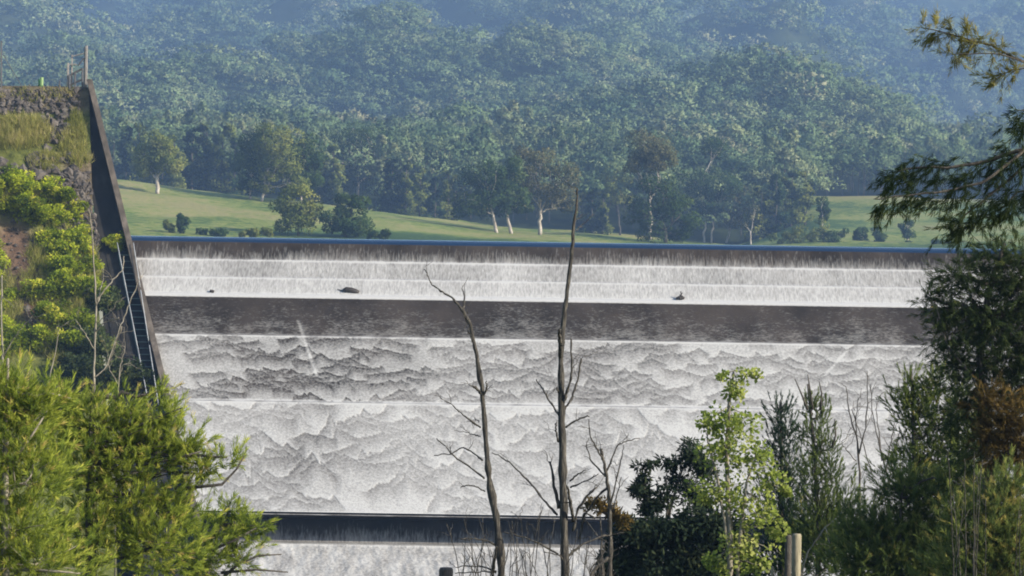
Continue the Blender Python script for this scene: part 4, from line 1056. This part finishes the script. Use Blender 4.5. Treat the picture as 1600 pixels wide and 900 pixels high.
needle_tree('wattle_bush', 'yellower wispy bush in the bottom right corner among pale twigs', 'bush', 35, [(1560, 1040), (1560, 940), (1556, 880), (1560, 820)],
    [(1560, 820, 44, 36), (1600, 840, 44, 50), (1520, 830, 36, 36), (1560, 880, 60, 40), (1500, 890, 44, 36), (1610, 900, 50, 40), (1495, 800, 22, 26), (1585, 760, 36, 26), (1540, 850, 60, 60), (1590, 880, 60, 60), (1520, 890, 60, 40), (1570, 790, 50, 50)],
    435, 15, M['needle_mid'], M['bark_dark'], dict(SPB, tint=.62, tsd=.22), bias=(0, -.05, .8), r0=.05)
st = []
r = np.random.default_rng(436)
for k in range(11):
    a = r.uniform(1480, 1600); e = a + r.uniform(-25, 25); t_ = r.uniform(705, 800)
    st.append(([(a, 1000), (a + (e - a) * .3, 900), (a + (e - a) * .7, t_ + 50), (e, t_)], 2.2, .9))
bare_tree('twig_thicket', 'thicket of thin pale bare stems in the bottom right corner', 'dead brush', 33.5, st, 436, M['bark_dead'], twigs=2, twig_len=.22)
bare_tree('fallen_branch', 'pale bare branch slanting up behind the pale timber post', 'branch', 41, [([(1235, 975), (1262, 860), (1290, 825), (1320, 798)], 2.6, 1.2), ([(1290, 825), (1300, 870), (1310, 905)], 1.6, .8)], 437, M['bark_pale'], twigs=2, twig_len=.25)

# ---- right: overhanging limbs of a tree whose trunk is just outside the frame
rng = np.random.default_rng(441)
Yo = 21.0
base = at(1760, 450, Yo); base[2] = near_g(base[0:1], np.array([Yo]))[0]
root = thing('overhanging_tree', 'near tree outside the right border, its dark drooping branch and golden twigs hanging into view', 'tree', base)
wood = MB(); tr_ = np.array([base, at(1750, 700, Yo), at(1765, 450, Yo), at(1750, 200, Yo), at(1770, 0, Yo), at(1760, -200, Yo)]); wood.tube(tr_, [.16, .14, .12, .1, .07, .04], 9)
def hang(path, r0):
    P = np.array([at(x, y, Yo + dy) for x, y, dy in path]); k = 16
    s = np.linspace(0, len(P) - 1, k); P = np.stack([np.interp(s, np.arange(len(P)), P[:, j]) for j in range(3)], 1) + rng.normal(size=(k, 3)) * .004
    wood.tube(P, np.linspace(r0, r0 * .25, k), 6); return P
dk = MB(); gd = MB()
b1 = [hang([(1760, 215, 0), (1660, 225, 0), (1590, 235, 0), (1540, 252, .1), (1480, 262, .1), (1420, 262, .2), (1400, 270, .2)], .022), hang([(1600, 235, 0), (1540, 285, -.1), (1470, 300, -.1), (1410, 305, -.1), (1365, 312, -.1)], .013),
      hang([(1640, 222, 0), (1590, 270, .1), (1540, 310, .1), (1505, 340, .1), (1495, 358, .1)], .013), hang([(1680, 222, 0), (1620, 180, .2), (1588, 170, .2)], .012), hang([(1700, 225, 0), (1640, 290, .1), (1590, 300, .1), (1560, 330, .1)], .013)]
for i, P in enumerate(b1):
    n = [170, 80, 100, 36, 80][i]
    t_ = rng.uniform(.25, 1, n) if i < 3 else rng.uniform(.3, 1, n)
    c = np.stack([np.interp(t_ * 15, np.arange(16), P[:, j]) for j in range(3)], 1)
    thin = np.clip(1.2 - t_, .15, 1)[:, None] if i == 1 else np.ones((n, 1))
    c = c + rng.normal(size=(n, 3)) * np.array([.06, .1, .06]) * thin + np.array([0, 0, -.03])
    ax = np.array([-.55, 0, -.75]) + rng.normal(size=(n, 3)) * .5
    sprays(dk, c, ax, rng, L=.13, n=30, nl=.06, nw=.005, spread=.5, tint=.25, tsd=.15, tipgain=.1)
b2 = [hang([(1760, 130, 0), (1660, 118, 0), (1600, 98, 0), (1550, 72, 0), (1500, 58, 0), (1440, 42, 0)], .014), hang([(1600, 98, 0), (1560, 84, -.1), (1500, 84, -.1), (1488, 86, -.1)], .007), hang([(1620, 105, 0), (1580, 110, 0), (1545, 128, 0)], .007)]
for i, P in enumerate(b2):
    n = [70, 12, 26][i]; t_ = rng.uniform(.5 if i == 0 else .3, 1, n)
    c = np.stack([np.interp(t_ * 15, np.arange(16), P[:, j]) for j in range(3)], 1) + rng.normal(size=(n, 3)) * .02
    ax = np.array([-.35, 0, -.1]) + rng.normal(size=(n, 3)) * .7
    sprays(gd, c, ax, rng, L=.13, n=30, nl=.06, nw=.005, spread=.6, tint=.6, tsd=.2, tipgain=.2)
wood.build('trunk', M['bark_dark'], root, smooth=True); dk.build('crown', M['needle_shaded'], root); gd.build('golden_twigs', M['needle_gold'], root)

# ================================================================== air, light, camera
m = bpy.data.materials.new('haze_air'); m.use_nodes = True; t = m.node_tree; t.nodes.clear()
out = t.nodes.new('ShaderNodeOutputMaterial'); pv = t.nodes.new('ShaderNodeVolumePrincipled')
pv.inputs['Color'].default_value = (.31, .50, .84, 1); pv.inputs['Density'].default_value = .00023; pv.inputs['Anisotropy'].default_value = 0.0
pv.inputs['Density Attribute'].default_value = ''
t.links.new(pv.outputs[0], out.inputs['Volume'])
mb = MB(); top_z = float(ZZ.max()) + 40
mb.box((0, 1700, (top_z - 24) / 2), (2700, 3640, top_z + 24)); o = mb.build('haze', m, loc=(0, 0, 0)); tag(o, kind='stuff')

SUN_EL, SUN_AZ = radians(27), radians(67)     # azimuth measured from straight behind the camera round to the right
sd = np.array([sin(SUN_AZ) * cos(SUN_EL), -cos(SUN_AZ) * cos(SUN_EL), sin(SUN_EL)])
from mathutils import Vector
L = bpy.data.lights.new('sun', 'SUN'); L.energy = 5.0; L.angle = radians(.5); L.color = (1, .91, .76)
lo = bpy.data.objects.new('sun', L); COL.objects.link(lo); lo.rotation_euler = Vector(sd).to_track_quat('Z', 'Y').to_euler(); lo.location = (60, -40, 60)
w = bpy.data.worlds.new('World'); sc.world = w; w.use_nodes = True
nt = w.node_tree; nt.nodes.clear(); wo = nt.nodes.new('ShaderNodeOutputWorld'); bg = nt.nodes.new('ShaderNodeBackground'); sk = nt.nodes.new('ShaderNodeTexSky')
sk.sky_type = 'NISHITA'; sk.sun_disc = False; sk.sun_elevation = SUN_EL; sk.sun_rotation = math.atan2(sd[0], sd[1])
bg.inputs[1].default_value = .14
nt.links.new(sk.outputs[0], bg.inputs[0]); nt.links.new(bg.outputs[0], wo.inputs[0])

cam = bpy.data.cameras.new('camera'); cam.sensor_width = 36; cam.lens = F / 1600 * 36; cam.clip_end = 12000; cam.clip_start = .5
co = bpy.data.objects.new('camera', cam); COL.objects.link(co)
from mathutils import Matrix
co.matrix_world = Matrix.Rotation(radians(90), 4, 'X') @ Matrix.Rotation(ROLL, 4, 'Z')
sc.camera = co
vs = sc.view_settings; vs.view_transform = 'Standard'; vs.look = 'None'; vs.gamma = 1; vs.exposure = .92; vs.use_curve_mapping = False
sc.render.engine = 'CYCLES'
sc.cycles.max_bounces = 6; sc.cycles.volume_bounces = 0; sc.cycles.transparent_max_bounces = 4
sc.cycles.use_denoising = True
sc.cycles.caustics_reflective = False; sc.cycles.caustics_refractive = False
sc.cycles.filter_width = 1.9
